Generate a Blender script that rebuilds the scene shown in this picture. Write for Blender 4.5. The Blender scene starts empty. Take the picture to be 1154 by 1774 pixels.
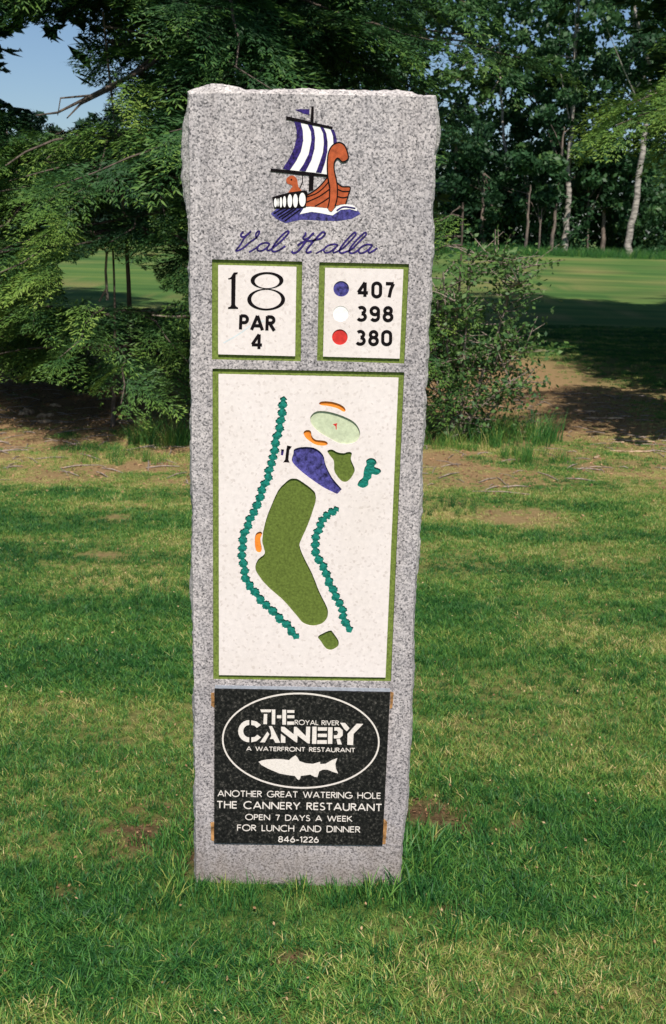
import bpy, math, random
import numpy as np
from mathutils import Vector, Matrix, noise as mnoise
from mathutils.geometry import tessellate_polygon

scene = bpy.context.scene
C = scene.collection
R = math.radians
rng = np.random.default_rng(18)
random.seed(18)

# ------------------------------------------------------------------ camera, world, sun, exposure
FPX, CX, CY = 1827.0, 577.0, 887.0
PITCH, ROLL, CAMH = R(14.9), R(1.4), 1.507
YS = 2.2                                    # distance of the granite marker's front face
cd = bpy.data.cameras.new('camera'); cam = bpy.data.objects.new('camera', cd); C.objects.link(cam)
cd.sensor_fit = 'VERTICAL'; cd.sensor_height = 36.0; cd.sensor_width = 24.0
cd.lens = 36.0 * FPX / 1774.0
cd.clip_start = 0.05; cd.clip_end = 4000
cd.dof.use_dof = True; cd.dof.focus_distance = 2.3; cd.dof.aperture_fstop = 13.0
FWD = Vector((0, math.cos(PITCH), -math.sin(PITCH)))
U0 = Vector((0, math.sin(PITCH), math.cos(PITCH))); R0 = Vector((1, 0, 0))
RGT = math.cos(ROLL) * R0 + math.sin(ROLL) * U0
UPV = -math.sin(ROLL) * R0 + math.cos(ROLL) * U0
CAM = Vector((0, 0, CAMH))
m = Matrix((RGT, UPV, -FWD)).transposed().to_4x4(); m.translation = CAM
cam.matrix_world = m
scene.camera = cam

SUN_EL, SUN_SIDE = R(53), R(6)               # high sun behind the photographer, a little to the right
w = bpy.data.worlds.new('World'); scene.world = w; w.use_nodes = True
nt = w.node_tree; nt.nodes.clear()
sky = nt.nodes.new('ShaderNodeTexSky'); sky.sky_type = 'NISHITA'; sky.sun_disc = False
sun_from = Vector((math.cos(SUN_EL) * math.sin(SUN_SIDE), -math.cos(SUN_EL) * math.cos(SUN_SIDE), math.sin(SUN_EL)))   # direction towards the sun
sky.sun_elevation = SUN_EL
sky.sun_rotation = math.atan2(sun_from.x, sun_from.y)
sky.altitude = 30; sky.air_density = 1.0; sky.dust_density = 0.9; sky.ozone_density = 4.5
bg = nt.nodes.new('ShaderNodeBackground'); bg.inputs[1].default_value = 0.088
wo = nt.nodes.new('ShaderNodeOutputWorld')
nt.links.new(sky.outputs[0], bg.inputs[0]); nt.links.new(bg.outputs[0], wo.inputs[0])
sl = bpy.data.lights.new('sun', 'SUN'); sl.energy = 5.0; sl.angle = R(0.53); sl.color = (1.0, 0.93, 0.84)
so = bpy.data.objects.new('sun', sl); C.objects.link(so)
so.rotation_euler = sun_from.to_track_quat('Z', 'Y').to_euler(); so.location = (6, -8, 20)
scene.view_settings.view_transform = 'Standard'; scene.view_settings.look = 'None'
scene.view_settings.exposure = 0.20; scene.view_settings.gamma = 1.0
scene.view_settings.use_curve_mapping = False
scene.cycles.max_bounces = 6; scene.cycles.transparent_max_bounces = 4

# ------------------------------------------------------------------ helpers
def ray(px, py):
    return (FWD + RGT * ((px - CX) / FPX) + UPV * ((CY - py) / FPX)).normalized()

def onplane(px, py, Y):
    d = ray(px, py); t = Y / d.y
    return CAM + d * t

def proj(P):
    P = np.asarray(P, float) - np.array(CAM)
    z = P @ np.array(FWD)
    return CX + FPX * (P @ np.array(RGT)) / z, CY - FPX * (P @ np.array(UPV)) / z

def _h(ix, iy, s):
    v = np.sin(ix * 127.1 + iy * 311.7 + s * 74.7) * 43758.5453
    return v - np.floor(v)

def vnoise(x, y, s=0):
    x = np.asarray(x, float); y = np.asarray(y, float)
    ix = np.floor(x); iy = np.floor(y); fx = x - ix; fy = y - iy
    fx = fx * fx * (3 - 2 * fx); fy = fy * fy * (3 - 2 * fy)
    a = _h(ix, iy, s); b = _h(ix + 1, iy, s); c = _h(ix, iy + 1, s); d = _h(ix + 1, iy + 1, s)
    return a + (b - a) * fx + (c - a) * fy + (a - b - c + d) * fx * fy

def fbm(x, y, s=0, o=4):
    t = 0; a = 0.5; n = 0
    for i in range(o):
        t = t + a * vnoise(np.asarray(x) * 2 ** i, np.asarray(y) * 2 ** i, s + i * 3.1); n += a; a *= 0.5
    return t / n

def sstep(a, b, x):
    t = np.clip((np.asarray(x, float) - a) / (b - a), 0, 1); return t * t * (3 - 2 * t)

def gz(x, y):
    """height of the ground"""
    x = np.asarray(x, float); y = np.asarray(y, float)
    big = 0.75 * sstep(12, 46, y) + 0.25 * (fbm(x * .05, y * .05, 5) - .5) * sstep(10, 30, y)
    return big + 0.030 * (fbm(x * .9, y * .9, 2, 3) - .5) * sstep(0.5, 3.5, np.hypot(x + .1, y - 2.2))

_gc = {}
def gnd(px, py):
    if (px, py) not in _gc: _gc[(px, py)] = _gnd(px, py)
    return _gc[(px, py)]
def _gnd(px, py):
    d = ray(px, py); t = 1.0
    while t < 400:
        p = CAM + d * t
        if p.z < float(gz(p.x, p.y)): break
        t *= 1.004
    return p

def tag(o, label=None, cat=None, group=None, kind=None):
    if label: o['label'] = label
    if cat: o['category'] = cat
    if group: o['group'] = group
    if kind: o['kind'] = kind
    return o

def empty(name, loc, label, cat, group=None):
    o = bpy.data.objects.new(name, None); C.objects.link(o); o.location = loc
    o.empty_display_size = 0.2
    return tag(o, label, cat, group)

def link(name, me, mat, parent=None, loc=None):
    me.materials.clear()
    for mm in (mat if isinstance(mat, (list, tuple)) else [mat]): me.materials.append(mm)
    o = bpy.data.objects.new(name, me); C.objects.link(o)
    if parent: o.parent = parent
    if loc is not None: o.location = loc
    return o

def mesh_np(name, V, F, attrs=None, smooth=False):
    """V (n,3), F (m,k) all faces with the same k"""
    V = np.asarray(V, np.float32); F = np.asarray(F, np.int32)
    me = bpy.data.meshes.new(name)
    me.vertices.add(len(V)); me.vertices.foreach_set('co', V.ravel())
    k = F.shape[1]
    me.loops.add(F.size); me.loops.foreach_set('vertex_index', F.ravel())
    me.polygons.add(len(F)); me.polygons.foreach_set('loop_start', np.arange(0, F.size, k, dtype=np.int32))
    if attrs:
        for an, dat in attrs.items():
            at = me.attributes.new(an, 'FLOAT', 'POINT'); at.data.foreach_set('value', np.asarray(dat, np.float32))
    me.update(calc_edges=True)
    if smooth: me.polygons.foreach_set('use_smooth', np.ones(len(F), bool))
    return me

def mesh_py(name, V, F, smooth=False):
    me = bpy.data.meshes.new(name); me.from_pydata([tuple(v) for v in V], [], F); me.update()
    if smooth: me.polygons.foreach_set('use_smooth', np.ones(len(F), bool))
    return me

# ------------------------------------------------------------------ materials
def new_mat(name):
    mt = bpy.data.materials.new(name); mt.use_nodes = True
    n = mt.node_tree; b = n.nodes['Principled BSDF']
    return mt, n, b

def N(n, t, **kw):
    x = n.nodes.new(t)
    for k, v in kw.items():
        if k.startswith('i_'): x.inputs[k[2:].replace('_', ' ')].default_value = v
        else: setattr(x, k, v)
    return x

def ramp(n, fac, stops, interp='LINEAR'):
    r = n.nodes.new('ShaderNodeValToRGB'); r.color_ramp.interpolation = interp
    e = r.color_ramp.elements
    while len(e) < len(stops): e.new(0.5)
    for i, (p, c) in enumerate(stops):
        e[i].position = p; e[i].color = (c[0], c[1], c[2], 1)
    n.links.new(fac, r.inputs[0]); return r.outputs[0]

def mixc(n, fac, a, b, mode='MIX'):
    x = n.nodes.new('ShaderNodeMix'); x.data_type = 'RGBA'; x.blend_type = mode
    if isinstance(fac, (int, float)): x.inputs[0].default_value = fac
    else: n.links.new(fac, x.inputs[0])
    for i, v in ((6, a), (7, b)):
        if isinstance(v, tuple): x.inputs[i].default_value = (*v, 1)
        else: n.links.new(v, x.inputs[i])
    return x.outputs[2]

def noise_tex(n, co, scale, detail=3, rough=0.55):
    t = N(n, 'ShaderNodeTexNoise'); t.inputs['Scale'].default_value = scale
    t.inputs['Detail'].default_value = detail; t.inputs['Roughness'].default_value = rough
    n.links.new(co, t.inputs['Vector']); return t.outputs['Fac']

def bump(n, b, h, strength, dist):
    x = N(n, 'ShaderNodeBump'); x.inputs['Strength'].default_value = strength; x.inputs['Distance'].default_value = dist
    n.links.new(h, x.inputs['Height']); n.links.new(x.outputs[0], b.inputs['Normal'])

def granite(name, light, mid, dark, bump_d=0.0006, rough=0.75):
    mt, n, b = new_mat(name)
    co = N(n, 'ShaderNodeTexCoord').outputs['Object']
    v = N(n, 'ShaderNodeTexVoronoi'); v.inputs['Scale'].default_value = 310; n.links.new(co, v.inputs['Vector'])
    sep = N(n, 'ShaderNodeSeparateColor'); n.links.new(v.outputs['Color'], sep.inputs[0])
    nz = noise_tex(n, co, 170, 4, 0.7)
    ad = N(n, 'ShaderNodeMath', operation='MULTIPLY_ADD'); n.links.new(sep.outputs[0], ad.inputs[0]); ad.inputs[1].default_value = 0.42
    n.links.new(nz, ad.inputs[2])
    c1 = ramp(n, ad.outputs[0], [(0.40, dark), (0.55, mid), (0.78, light), (0.95, tuple(min(.85, x * 1.25) for x in light))])
    md_ = noise_tex(n, co, 34, 3); c1 = mixc(n, 1.0, c1, ramp(n, md_, [(.36, (.88, .88, .89)), (.62, (1.07, 1.065, 1.06))]), 'MULTIPLY')
    big = noise_tex(n, co, 6, 3)
    c2 = ramp(n, big, [(0.3, (.86, .86, .88)), (0.7, (1.06, 1.04, 1.03))])
    c = mixc(n, 1.0, c1, c2, 'MULTIPLY')
    # faint rain streaks, and soil splashed up over the foot
    mp = N(n, 'ShaderNodeMapping'); mp.inputs['Scale'].default_value = (1, 1, .06); n.links.new(co, mp.inputs[0])
    st = noise_tex(n, mp.outputs[0], 26, 4); c = mixc(n, 1.0, c, ramp(n, st, [(.35, (.88, .87, .87)), (.62, (1.03, 1.03, 1.03))]), 'MULTIPLY')
    sx = N(n, 'ShaderNodeSeparateXYZ'); n.links.new(co, sx.inputs[0]); sn = noise_tex(n, co, 17, 5, .7)
    hz = N(n, 'ShaderNodeMath', operation='MULTIPLY_ADD'); n.links.new(sn, hz.inputs[0]); hz.inputs[1].default_value = -.34; n.links.new(sx.outputs[2], hz.inputs[2])
    mr = N(n, 'ShaderNodeMapRange'); mr.inputs['From Min'].default_value = -.16; mr.inputs['From Max'].default_value = .0; mr.inputs['To Min'].default_value = .55; mr.inputs['To Max'].default_value = 0
    n.links.new(hz.outputs[0], mr.inputs[0]); c = mixc(n, mr.outputs[0], c, (.17, .135, .105))
    n.links.new(c, b.inputs['Base Color']); b.inputs['Roughness'].default_value = rough
    bump(n, b, ad.outputs[0], 0.5, bump_d)
    return mt

def paint(name, col, var=0.12, scale=90, rough=0.7, bmp=0.0006, speck=None):
    """sand-blasted stone with paint rubbed in"""
    mt, n, b = new_mat(name)
    co = N(n, 'ShaderNodeTexCoord').outputs['Object']
    nz = noise_tex(n, co, scale, 4, 0.65)
    lo = tuple(max(0, x * (1 - var * 2.2)) for x in col); hi = tuple(min(.9, x * (1 + var * 2.0)) for x in col)
    c = ramp(n, nz, [(0.32, lo), (0.68, hi)])
    if speck:
        v = N(n, 'ShaderNodeTexVoronoi'); v.inputs['Scale'].default_value = 210; n.links.new(co, v.inputs['Vector'])
        sep = N(n, 'ShaderNodeSeparateColor'); n.links.new(v.outputs['Color'], sep.inputs[0])
        f = ramp(n, sep.outputs[0], [(0.0, (1, 1, 1)), (speck[1], (0, 0, 0))], 'LINEAR')
        fs = N(n, 'ShaderNodeSeparateColor'); n.links.new(f, fs.inputs[0])
        c = mixc(n, fs.outputs[0], c, speck[0])
        # weather streaks and grime
        g = noise_tex(n, co, 5, 4)
        gc = ramp(n, g, [(0.3, (.93, .92, .90)), (0.65, (1.0, 1.0, 1.0))])
        c = mixc(n, 1.0, c, gc, 'MULTIPLY')
    n.links.new(c, b.inputs['Base Color']); b.inputs['Roughness'].default_value = rough
    b.inputs['Specular IOR Level'].default_value = .15
    bump(n, b, nz, 0.7, bmp)
    return mt

M = {}
M['granite'] = granite('grey_granite', (.46, .426, .428), (.215, .203, .210), (.028, .026, .030))
M['granite_rough'] = granite('rough_granite', (.50, .47, .45), (.33, .31, .30), (.08, .075, .08), 0.002, 0.9)
M['white'] = paint('white_panel', (.745, .675, .66), .03, 90, .75, .0004, ((.62, .55, .53), .16))
M['border'] = paint('green_border', (.145, .195, .040), .18, 170)
M['fairway'] = paint('fairway_green', (.108, .150, .028), .14, 190, bmp=.0012)
M['lightgreen'] = paint('pale_green', (.50, .55, .385), .07, 90)
M['blue'] = paint('blue_paint', (.055, .05, .20), .38, 110, bmp=.001)
M['navy'] = paint('navy_paint', (.028, .016, .12), .40, 140)
M['orange'] = paint('orange_paint', (.75, .23, .030), .08)
M['teal'] = paint('teal_paint', (.008, .16, .125), .25, 100)
M['black'] = paint('black_paint', (.006, .004, .005), .2, rough=1.0)
M['redbrown'] = paint('red_brown_paint', (.40, .085, .030), .14)
M['red'] = paint('red_paint', (.55, .035, .030), .10)
M['purewhite'] = paint('white_paint', (.82, .80, .78), .02)
M['smear'] = paint('pale_blue_smear', (.60, .64, .66), .05)
M['letter'] = paint('plaque_lettering', (.72, .66, .61), .06, 200, bmp=.0002)
M['seal_grey'] = paint('grey_sealant', (.33, .35, .40), .10)
M['seal_rust'] = paint('rusty_sealant', (.36, .19, .075), .3, 60)
mt, n, b = new_mat('black_granite')
co = N(n, 'ShaderNodeTexCoord').outputs['Object']
a_ = noise_tex(n, co, 150, 5, .8); c_ = ramp(n, a_, [(.40, (.004, .004, .0045)), (.55, (.016, .016, .015)), (.70, (.13, .12, .105))])
n.links.new(c_, b.inputs['Base Color']); b.inputs['Roughness'].default_value = .5; b.inputs['Specular IOR Level'].default_value = .25
M['plaque'] = mt

def leafmat(name, stops, rough=.6, transl=.35, use_inst=False, spec=.3):
    """attribute 'tint' 0..1 picks the leaf colour; some light passes through the leaf"""
    mt, n, b = new_mat(name)
    at = N(n, 'ShaderNodeAttribute'); at.attribute_name = 'tint'
    fac = at.outputs['Fac']
    if use_inst:
        at.attribute_type = 'INSTANCER'
        a2 = N(n, 'ShaderNodeAttribute'); a2.attribute_name = 'blade'
        ad = N(n, 'ShaderNodeMath', operation='MULTIPLY_ADD'); ad.inputs[1].default_value = 0.60
        n.links.new(a2.outputs['Fac'], ad.inputs[0]); n.links.new(fac, ad.inputs[2])
        sb = N(n, 'ShaderNodeMath', operation='SUBTRACT'); sb.inputs[1].default_value = 0.30; sb.use_clamp = True
        n.links.new(ad.outputs[0], sb.inputs[0]); fac = sb.outputs[0]
    c = ramp(n, fac, stops)
    n.links.new(c, b.inputs['Base Color']); b.inputs['Roughness'].default_value = rough
    b.inputs['Specular IOR Level'].default_value = spec
    tr = N(n, 'ShaderNodeBsdfTranslucent'); n.links.new(c, tr.inputs[0])
    mx = N(n, 'ShaderNodeMixShader'); mx.inputs[0].default_value = transl
    n.links.new(b.outputs[0], mx.inputs[1]); n.links.new(tr.outputs[0], mx.inputs[2])
    n.links.new(mx.outputs[0], n.nodes['Material Output'].inputs[0])
    return mt

M['grass'] = leafmat('grass_blades', [(0, (.018, .090, .024)), (.35, (.062, .205, .040)), (.60, (.150, .310, .055)),
                                       (.82, (.40, .42, .11)), (1, (.66, .54, .25))], .5, .30, True)
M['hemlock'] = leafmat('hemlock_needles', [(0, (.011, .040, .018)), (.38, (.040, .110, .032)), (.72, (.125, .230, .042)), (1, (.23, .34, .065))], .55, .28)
M['leaf'] = leafmat('broad_leaves', [(0, (.014, .045, .022)), (.5, (.042, .112, .042)), (1, (.120, .220, .055))], .5, .35)
M['bluish'] = leafmat('distance_tinted_leaves', [(0, (.020, .055, .040)), (.5, (.040, .090, .060)), (1, (.080, .140, .080))], .6, .3)  # bluish cast of distance mixed into the leaf colour
M['litter'] = leafmat('dry_needles', [(0, (.12, .065, .035)), (.5, (.30, .17, .085)), (1, (.55, .38, .22))], .8, .1)

def bark(name, a, c, scale, stretch=(1, 1, .25)):
    mt, n, b = new_mat(name)
    co = N(n, 'ShaderNodeTexCoord').outputs['Object']
    mp = N(n, 'ShaderNodeMapping'); mp.inputs['Scale'].default_value = stretch; n.links.new(co, mp.inputs[0])
    nz = noise_tex(n, mp.outputs[0], scale, 5, .65)
    n.links.new(ramp(n, nz, [(.38, a), (.60, c)]), b.inputs['Base Color']); b.inputs['Roughness'].default_value = .9
    bump(n, b, nz, .8, .01); return mt
M['bark'] = bark('dark_bark', (.035, .026, .020), (.13, .10, .080), 30)
M['birch'] = bark('birch_bark', (.11, .10, .09), (.42, .38, .34), 5, (.6, .6, 2.2))
M['greybark'] = bark('grey_bark', (.06, .05, .045), (.22, .17, .14), 9)
M['twig'] = bark('twig_bark', (.13, .10, .085), (.36, .29, .24), 40)
M['wood'] = bark('weathered_wood', (.16, .10, .06), (.50, .36, .24), 25, (1, 1, 1))
# ------------------------------------------------------------------ ground
def ell(x, y, px, py, rx, ry, soft=.5):
    """soft elliptic patch on the ground; centre traced on the photograph, radii in metres"""
    p = gnd(px, py)
    d = np.hypot((x - p.x) / rx, (y - p.y) / ry)
    return 1 - sstep(1 - soft, 1 + soft, d)

def zones(x, y):
    x = np.asarray(x, float); y = np.asarray(y, float)
    n1 = fbm(x * 1.3, y * 1.3, 11); n2 = fbm(x * 4, y * 5, 12); n3 = fbm(x * .5, y * 1.6, 13)
    edge = y + (n1 - .5) * 1.0 + (n3 - .5) * .6
    # pine litter under the hemlocks, thin on the right
    right = sstep(1.2, 2.6, x)
    bare = sstep(6.15, 6.7, edge) * (1 - sstep(11.0, 13.0, y)) * (1 - .45 * right)
    bare = bare * np.clip(.50 + 2.6 * (n2 - .47) + 1.2 * (n1 - .5), 0, 1)
    bare = np.maximum(bare, sstep(7.4, 8.4, edge) * (1 - sstep(12.5, 15, y)) * (1 - sstep(2.2, 3.6, x) * .7))
    for a in ((905, 897, .27, .20, .4), (812, 835, .55, .20, .7), (760, 800, .30, .22, .7), (1120, 690, 1.0, .9, .8), (1110, 770, .5, .25, .7)):
        bare = np.maximum(bare, ell(x, y, *a) * np.clip(.6 + (n2 - .4), 0, 1))
    for a in ((255, 1440, .11, .13, .5), (322, 1470, .05, .12, .5), (750, 1412, .12, .10, .5), (893, 1440, .065, .045, .5), (855, 1365, .06, .03, .5),
              (508, 1665, .050, .030, .5), (115, 1548, .045, .03, .5), (765, 1580, .035, .025, .5), (541, 1556, .04, .03, .5), (200, 900, .09, .07, .6), (170, 965, .1, .05, .6)):
        bare = np.maximum(bare, ell(x, y, *a) * np.clip(.55 + 3.2 * (fbm(x * 16, y * 20, 15) - .42), 0, 1))
    # dry, straw-coloured grass
    dry = sstep(.50, .72, fbm(x * .9, y * 2.6, 21)) * .55
    dry = np.maximum(dry, sstep(5.3, 5.9, edge) * (1 - sstep(8.2, 9.5, y)) * np.clip(.72 + 1.8 * (fbm(x * 2.1, y * 3.4, 23) - .5), 0, 1))
    for a in ((900, 1190, .55, .17, .7), (250, 1010, .8, .20, .8), (60, 935, .25, .08, .6), (800, 1270, .25, .10, .8), (980, 700, .8, .7, .8), (640, 960, 1.3, .35, .8)):
        dry = np.maximum(dry, ell(x, y, *a) * (.35 + .6 * n2))
    return np.clip(bare, 0, 1), np.clip(dry, 0, 1)

gx = np.concatenate([-np.geomspace(900, 6.2, 26), np.arange(-6, 6.01, .07), np.geomspace(6.2, 900, 26)])
gy = np.concatenate([-np.geomspace(600, 1.2, 14), np.arange(-1, 3.5, .06), np.arange(3.5, 15, .085), np.geomspace(15, 1500, 90)])
X, Y = np.meshgrid(gx, gy)
Z = gz(X, Y)
bare, dry = zones(X, Y)
V = np.stack([X.ravel(), Y.ravel(), Z.ravel()], 1)
nx, ny = len(gx), len(gy)
i0 = (np.arange(ny - 1)[:, None] * nx + np.arange(nx - 1)[None]).ravel()
F = np.stack([i0, i0 + 1, i0 + nx + 1, i0 + nx], 1)
gme = mesh_np('ground', V, F, {'bare': bare.ravel(), 'dry': dry.ravel()}, True)
mt, n, b = new_mat('ground_soil_and_turf')
co = N(n, 'ShaderNodeNewGeometry').outputs['Position']
mp = N(n, 'ShaderNodeMapping'); mp.inputs['Scale'].default_value = (.10, 1, 1); n.links.new(co, mp.inputs[0])
ab = N(n, 'ShaderNodeAttribute'); ab.attribute_name = 'bare'
ad_ = N(n, 'ShaderNodeAttribute'); ad_.attribute_name = 'dry'
fine = noise_tex(n, co, 38, 6, .8); mid = noise_tex(n, co, 4, 4, .6); streak = noise_tex(n, mp.outputs[0], 1.1, 4, .6)
turf = ramp(n, fine, [(.3, (.035, .075, .020)), (.5, (.095, .165, .034)), (.72, (.22, .27, .075))])
far = ramp(n, streak, [(.33, (.040, .098, .026)), (.5, (.072, .146, .038)), (.67, (.120, .185, .048))])
sx = N(n, 'ShaderNodeSeparateXYZ'); n.links.new(co, sx.inputs[0])
fr = N(n, 'ShaderNodeMapRange'); fr.inputs['From Min'].default_value = 12; fr.inputs['From Max'].default_value = 18; n.links.new(sx.outputs[1], fr.inputs[0])
turf = mixc(n, fr.outputs[0], turf, far)
dryc = ramp(n, fine, [(.3, (.20, .15, .055)), (.7, (.50, .37, .17))])
mdry = N(n, 'ShaderNodeMath', operation='MULTIPLY'); mdry.inputs[1].default_value = .75; n.links.new(ad_.outputs['Fac'], mdry.inputs[0])
c = mixc(n, mdry.outputs[0], turf, dryc)
soil = ramp(n, fine, [(.3, (.10, .060, .034)), (.5, (.27, .165, .090)), (.72, (.50, .36, .21))])
soil = mixc(n, mid, soil, (.36, .25, .12))
nr = N(n, 'ShaderNodeMapRange'); nr.inputs['From Min'].default_value = 3.6; nr.inputs['From Max'].default_value = 4.6; nr.inputs['To Min'].default_value = 1; nr.inputs['To Max'].default_value = 0
n.links.new(sx.outputs[1], nr.inputs[0])
soil = mixc(n, nr.outputs[0], soil, ramp(n, fine, [(.3, (.055, .030, .018)), (.5, (.14, .078, .045)), (.72, (.27, .17, .105))]))   # dug loam beside the marker
c = mixc(n, ab.outputs['Fac'], c, soil)
n.links.new(c, b.inputs['Base Color']); b.inputs['Roughness'].default_value = .95; b.inputs['Specular IOR Level'].default_value = .1
bump(n, b, fine, 1.0, .02)
M['ground'] = mt
go = link('ground', gme, mt); tag(go, kind='structure')
go['label'] = 'level golf course ground, mown turf with bare brown soil under trees'

# ------------------------------------------------------------------ grass (one object, tufts placed on points)
def tuft(name, nb, h0, h1, rad, wd, lean, seed, segs=3):
    r = np.random.default_rng(seed)
    V = []; F = []; T = []
    for k in range(nb):
        a = r.uniform(0, 2 * math.pi); rr = rad * math.sqrt(r.uniform()); bx, by = rr * math.cos(a), rr * math.sin(a)
        h = r.uniform(h0, h1); az = r.uniform(0, 2 * math.pi); ln = r.uniform(.1, lean) * h
        fx = r.uniform(0, 2 * math.pi); wx, wy = math.cos(fx) * wd / 2, math.sin(fx) * wd / 2
        t = r.uniform(0, 1); i = len(V)
        for s in range(segs + 1):
            u = s / segs; zz = h * u * (1 - .25 * u * lean); ox = math.cos(az) * ln * u ** 1.8; oy = math.sin(az) * ln * u ** 1.8
            ww = 1 - u ** 2 * .8
            if s < segs:
                V += [(bx + ox - wx * ww, by + oy - wy * ww, zz - .004), (bx + ox + wx * ww, by + oy + wy * ww, zz - .004)]; T += [t, t]
            else:
                V.append((bx + ox, by + oy, zz - .004)); T.append(t)
        for s in range(segs - 1):
            F += [(i + 2 * s, i + 2 * s + 1, i + 2 * s + 3), (i + 2 * s, i + 2 * s + 3, i + 2 * s + 2)]
        F.append((i + 2 * segs - 2, i + 2 * segs - 1, i + 2 * segs))
    me = mesh_np(name, V, F, {'blade': T}); me.materials.append(M['grass'])
    return bpy.data.objects.new(name, me)
tcol = bpy.data.collections.new('grass_tufts')
for k in range(6): tcol.objects.link(tuft('tuft_a%d' % k, 14, .018, .040, .020, .0026, 1.1, 100 + k))
for k in range(4): tcol.objects.link(tuft('tuft_b%d' % k, 22, .035, .075, .030, .0030, .8, 200 + k))
for k in range(4): tcol.objects.link(tuft('tuft_c%d' % k, 22, .028, .055, .055, .0050, 1.0, 300 + k, 2))
for k in range(3): tcol.objects.link(tuft('tuft_d%d' % k, 26, .15, .42, .07, .0055, .7, 400 + k, 4))

pts = []
def scatter(y0, y1, dens, half, fn):
    area = (y1 - y0) * half(y1) * 2
    nn = int(area * dens); x = rng.uniform(-half(y1), half(y1), nn); y = rng.uniform(y0, y1, nn)
    k = np.abs(x) < half(y); x, y = x[k], y[k]
    fn(x, y)
def add(x, y, tint, scl, idx):
    k = len(x); rz = rng.uniform(0, 2 * math.pi, k)
    pts.append(np.stack([x, y, gz(x, y), rz, scl, tint, idx], 1))
def lawn(a, b, extra=1.0):
    def fn(x, y):
        bare, dry = zones(x, y)
        keep = rng.uniform(0, 1, len(x)) > bare * .96
        # nothing grows inside the stone
        keep &= ~((x > -.335) & (x < .165) & (y > 2.2) & (y < 2.36))
        x, y, bare, dry = x[keep], y[keep], bare[keep], dry[keep]
        patch = fbm(x * 2.2, y * 3.2, 31); fn2 = fbm(x * 9, y * 9, 33)
        band = fbm(x * .35, y * 2.1, 35) + .30 * np.sin(y * 2 * math.pi / .62 + 2.2 * fbm(x * .4, y * .4, 36)) * sstep(2.6, 4.0, y)
        t = .25 + .45 * (patch - .5) + .35 * (fn2 - .5) + .42 * (band - .5) + .42 * dry + .22 * bare + rng.normal(0, .10, len(x))
        straw = rng.uniform(0, 1, len(x)) < .06 + .14 * dry
        t[straw] += .35
        hh = .72 + .6 * fbm(x * 1.7, y * 1.7, 37) + .25 * rng.uniform(-1, 1, len(x))
        hh *= (1 - .35 * dry) * (1 - .45 * bare) * extra * .90 * (1 - .55 * (1 - sstep(.0, .22, np.hypot(np.maximum(np.abs(x + .1) - .2, 0), y - 2.14))))
        add(x, y, np.clip(t, 0, 1), hh, rng.integers(a, b, len(x)))
    return fn
hw = lambda y: .40 * y + .55
scatter(1.2, 2.9, 5200, hw, lawn(0, 6, 1.12))
scatter(2.9, 4.6, 3600, hw, lawn(0, 6))
scatter(4.6, 7.0, 1700, hw, lawn(10, 14, .62))
scatter(7.0, 10.0, 1000, hw, lawn(10, 14, .8))
scatter(10.0, 18.0, 220, hw, lawn(10, 14, 1.0))
# longer tufts: against the stone and scattered through the lawn
def near_stone(x, y):
    d = np.hypot(np.maximum(np.abs(x + .085) - .25, 0), np.maximum(np.abs(y - 2.28) - .085, 0))
    k = (d > .003) & (rng.uniform(0, 1, len(x)) < np.exp(-d / .045)) & ~((x > -.335) & (x < .165) & (y > 2.2) & (y < 2.36))
    x, y = x[k], y[k]
    right = sstep(.0, .2, x)
    add(x, y, np.clip(rng.normal(.30, .15, len(x)), 0, 1), rng.uniform(.25, 1.0, len(x)) + .40 * right, rng.integers(6, 10, len(x)))
scatter(1.9, 2.8, 3600, hw, near_stone)
def long_tufts(x, y):
    k = fbm(x * 1.6, y * 1.6, 41) > .50
    bare, dry = zones(x, y); k &= (rng.uniform(0, 1, len(x)) > bare * .9) & ~((x > -.335) & (x < .165) & (y > 2.19) & (y < 2.36))
    x, y = x[k], y[k]
    add(x, y, np.clip(rng.normal(.28, .14, len(x)), 0, 1), rng.uniform(.4, .85, len(x)), rng.integers(6, 10, len(x)))
scatter(1.2, 4.5, 420, hw, long_tufts)
# tall grass round the shrub and at the wood's edge
def tallpatch(px, py, rx, ry, num, s0, s1, t0):
    p = gnd(px, py); a = rng.uniform(0, 2 * math.pi, num); r = np.sqrt(rng.uniform(0, 1, num))
    add(p.x + rx * r * np.cos(a), p.y + ry * r * np.sin(a), np.clip(rng.normal(t0, .15, num), 0, 1), rng.uniform(s0, s1, num), rng.integers(14, 17, num))
tallpatch(885, 758, .36, .42, 75, .3, .8, .34)
tallpatch(780, 768, .42, .30, 55, .25, .6, .42)
tallpatch(925, 795, .22, .28, 30, .25, .6, .36)
tallpatch(275, 770, .22, .12, 30, .35, .8, .40)
tallpatch(200, 800, .5, .14, 30, .2, .4, .60)
tallpatch(770, 880, .20, .22, 30, .15, .3, .15)
xx = rng.uniform(-4, 26, 2600); yy = 44.0 + rng.normal(0, .9, 2600) + .03 * xx
add(xx, yy, np.clip(rng.normal(.22, .15, 2600), 0, 1), rng.uniform(.6, 1.5, 2600), rng.integers(14, 17, 2600))
P = np.concatenate(pts)
pm = bpy.data.meshes.new('grass'); pm.vertices.add(len(P)); pm.vertices.foreach_set('co', P[:, :3].astype(np.float32).ravel())
for an, col in (('rotz', 3), ('scl', 4), ('tint', 5)):
    at = pm.attributes.new(an, 'FLOAT', 'POINT'); at.data.foreach_set('value', P[:, col].astype(np.float32))
at = pm.attributes.new('pick', 'INT', 'POINT'); at.data.foreach_set('value', P[:, 6].astype(np.int32))
print('grass tufts', len(P))
gr = bpy.data.objects.new('grass', pm); C.objects.link(gr)
tag(gr, 'short mown lawn grass with straw-coloured blades around the granite marker', 'grass', kind='stuff')
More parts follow.
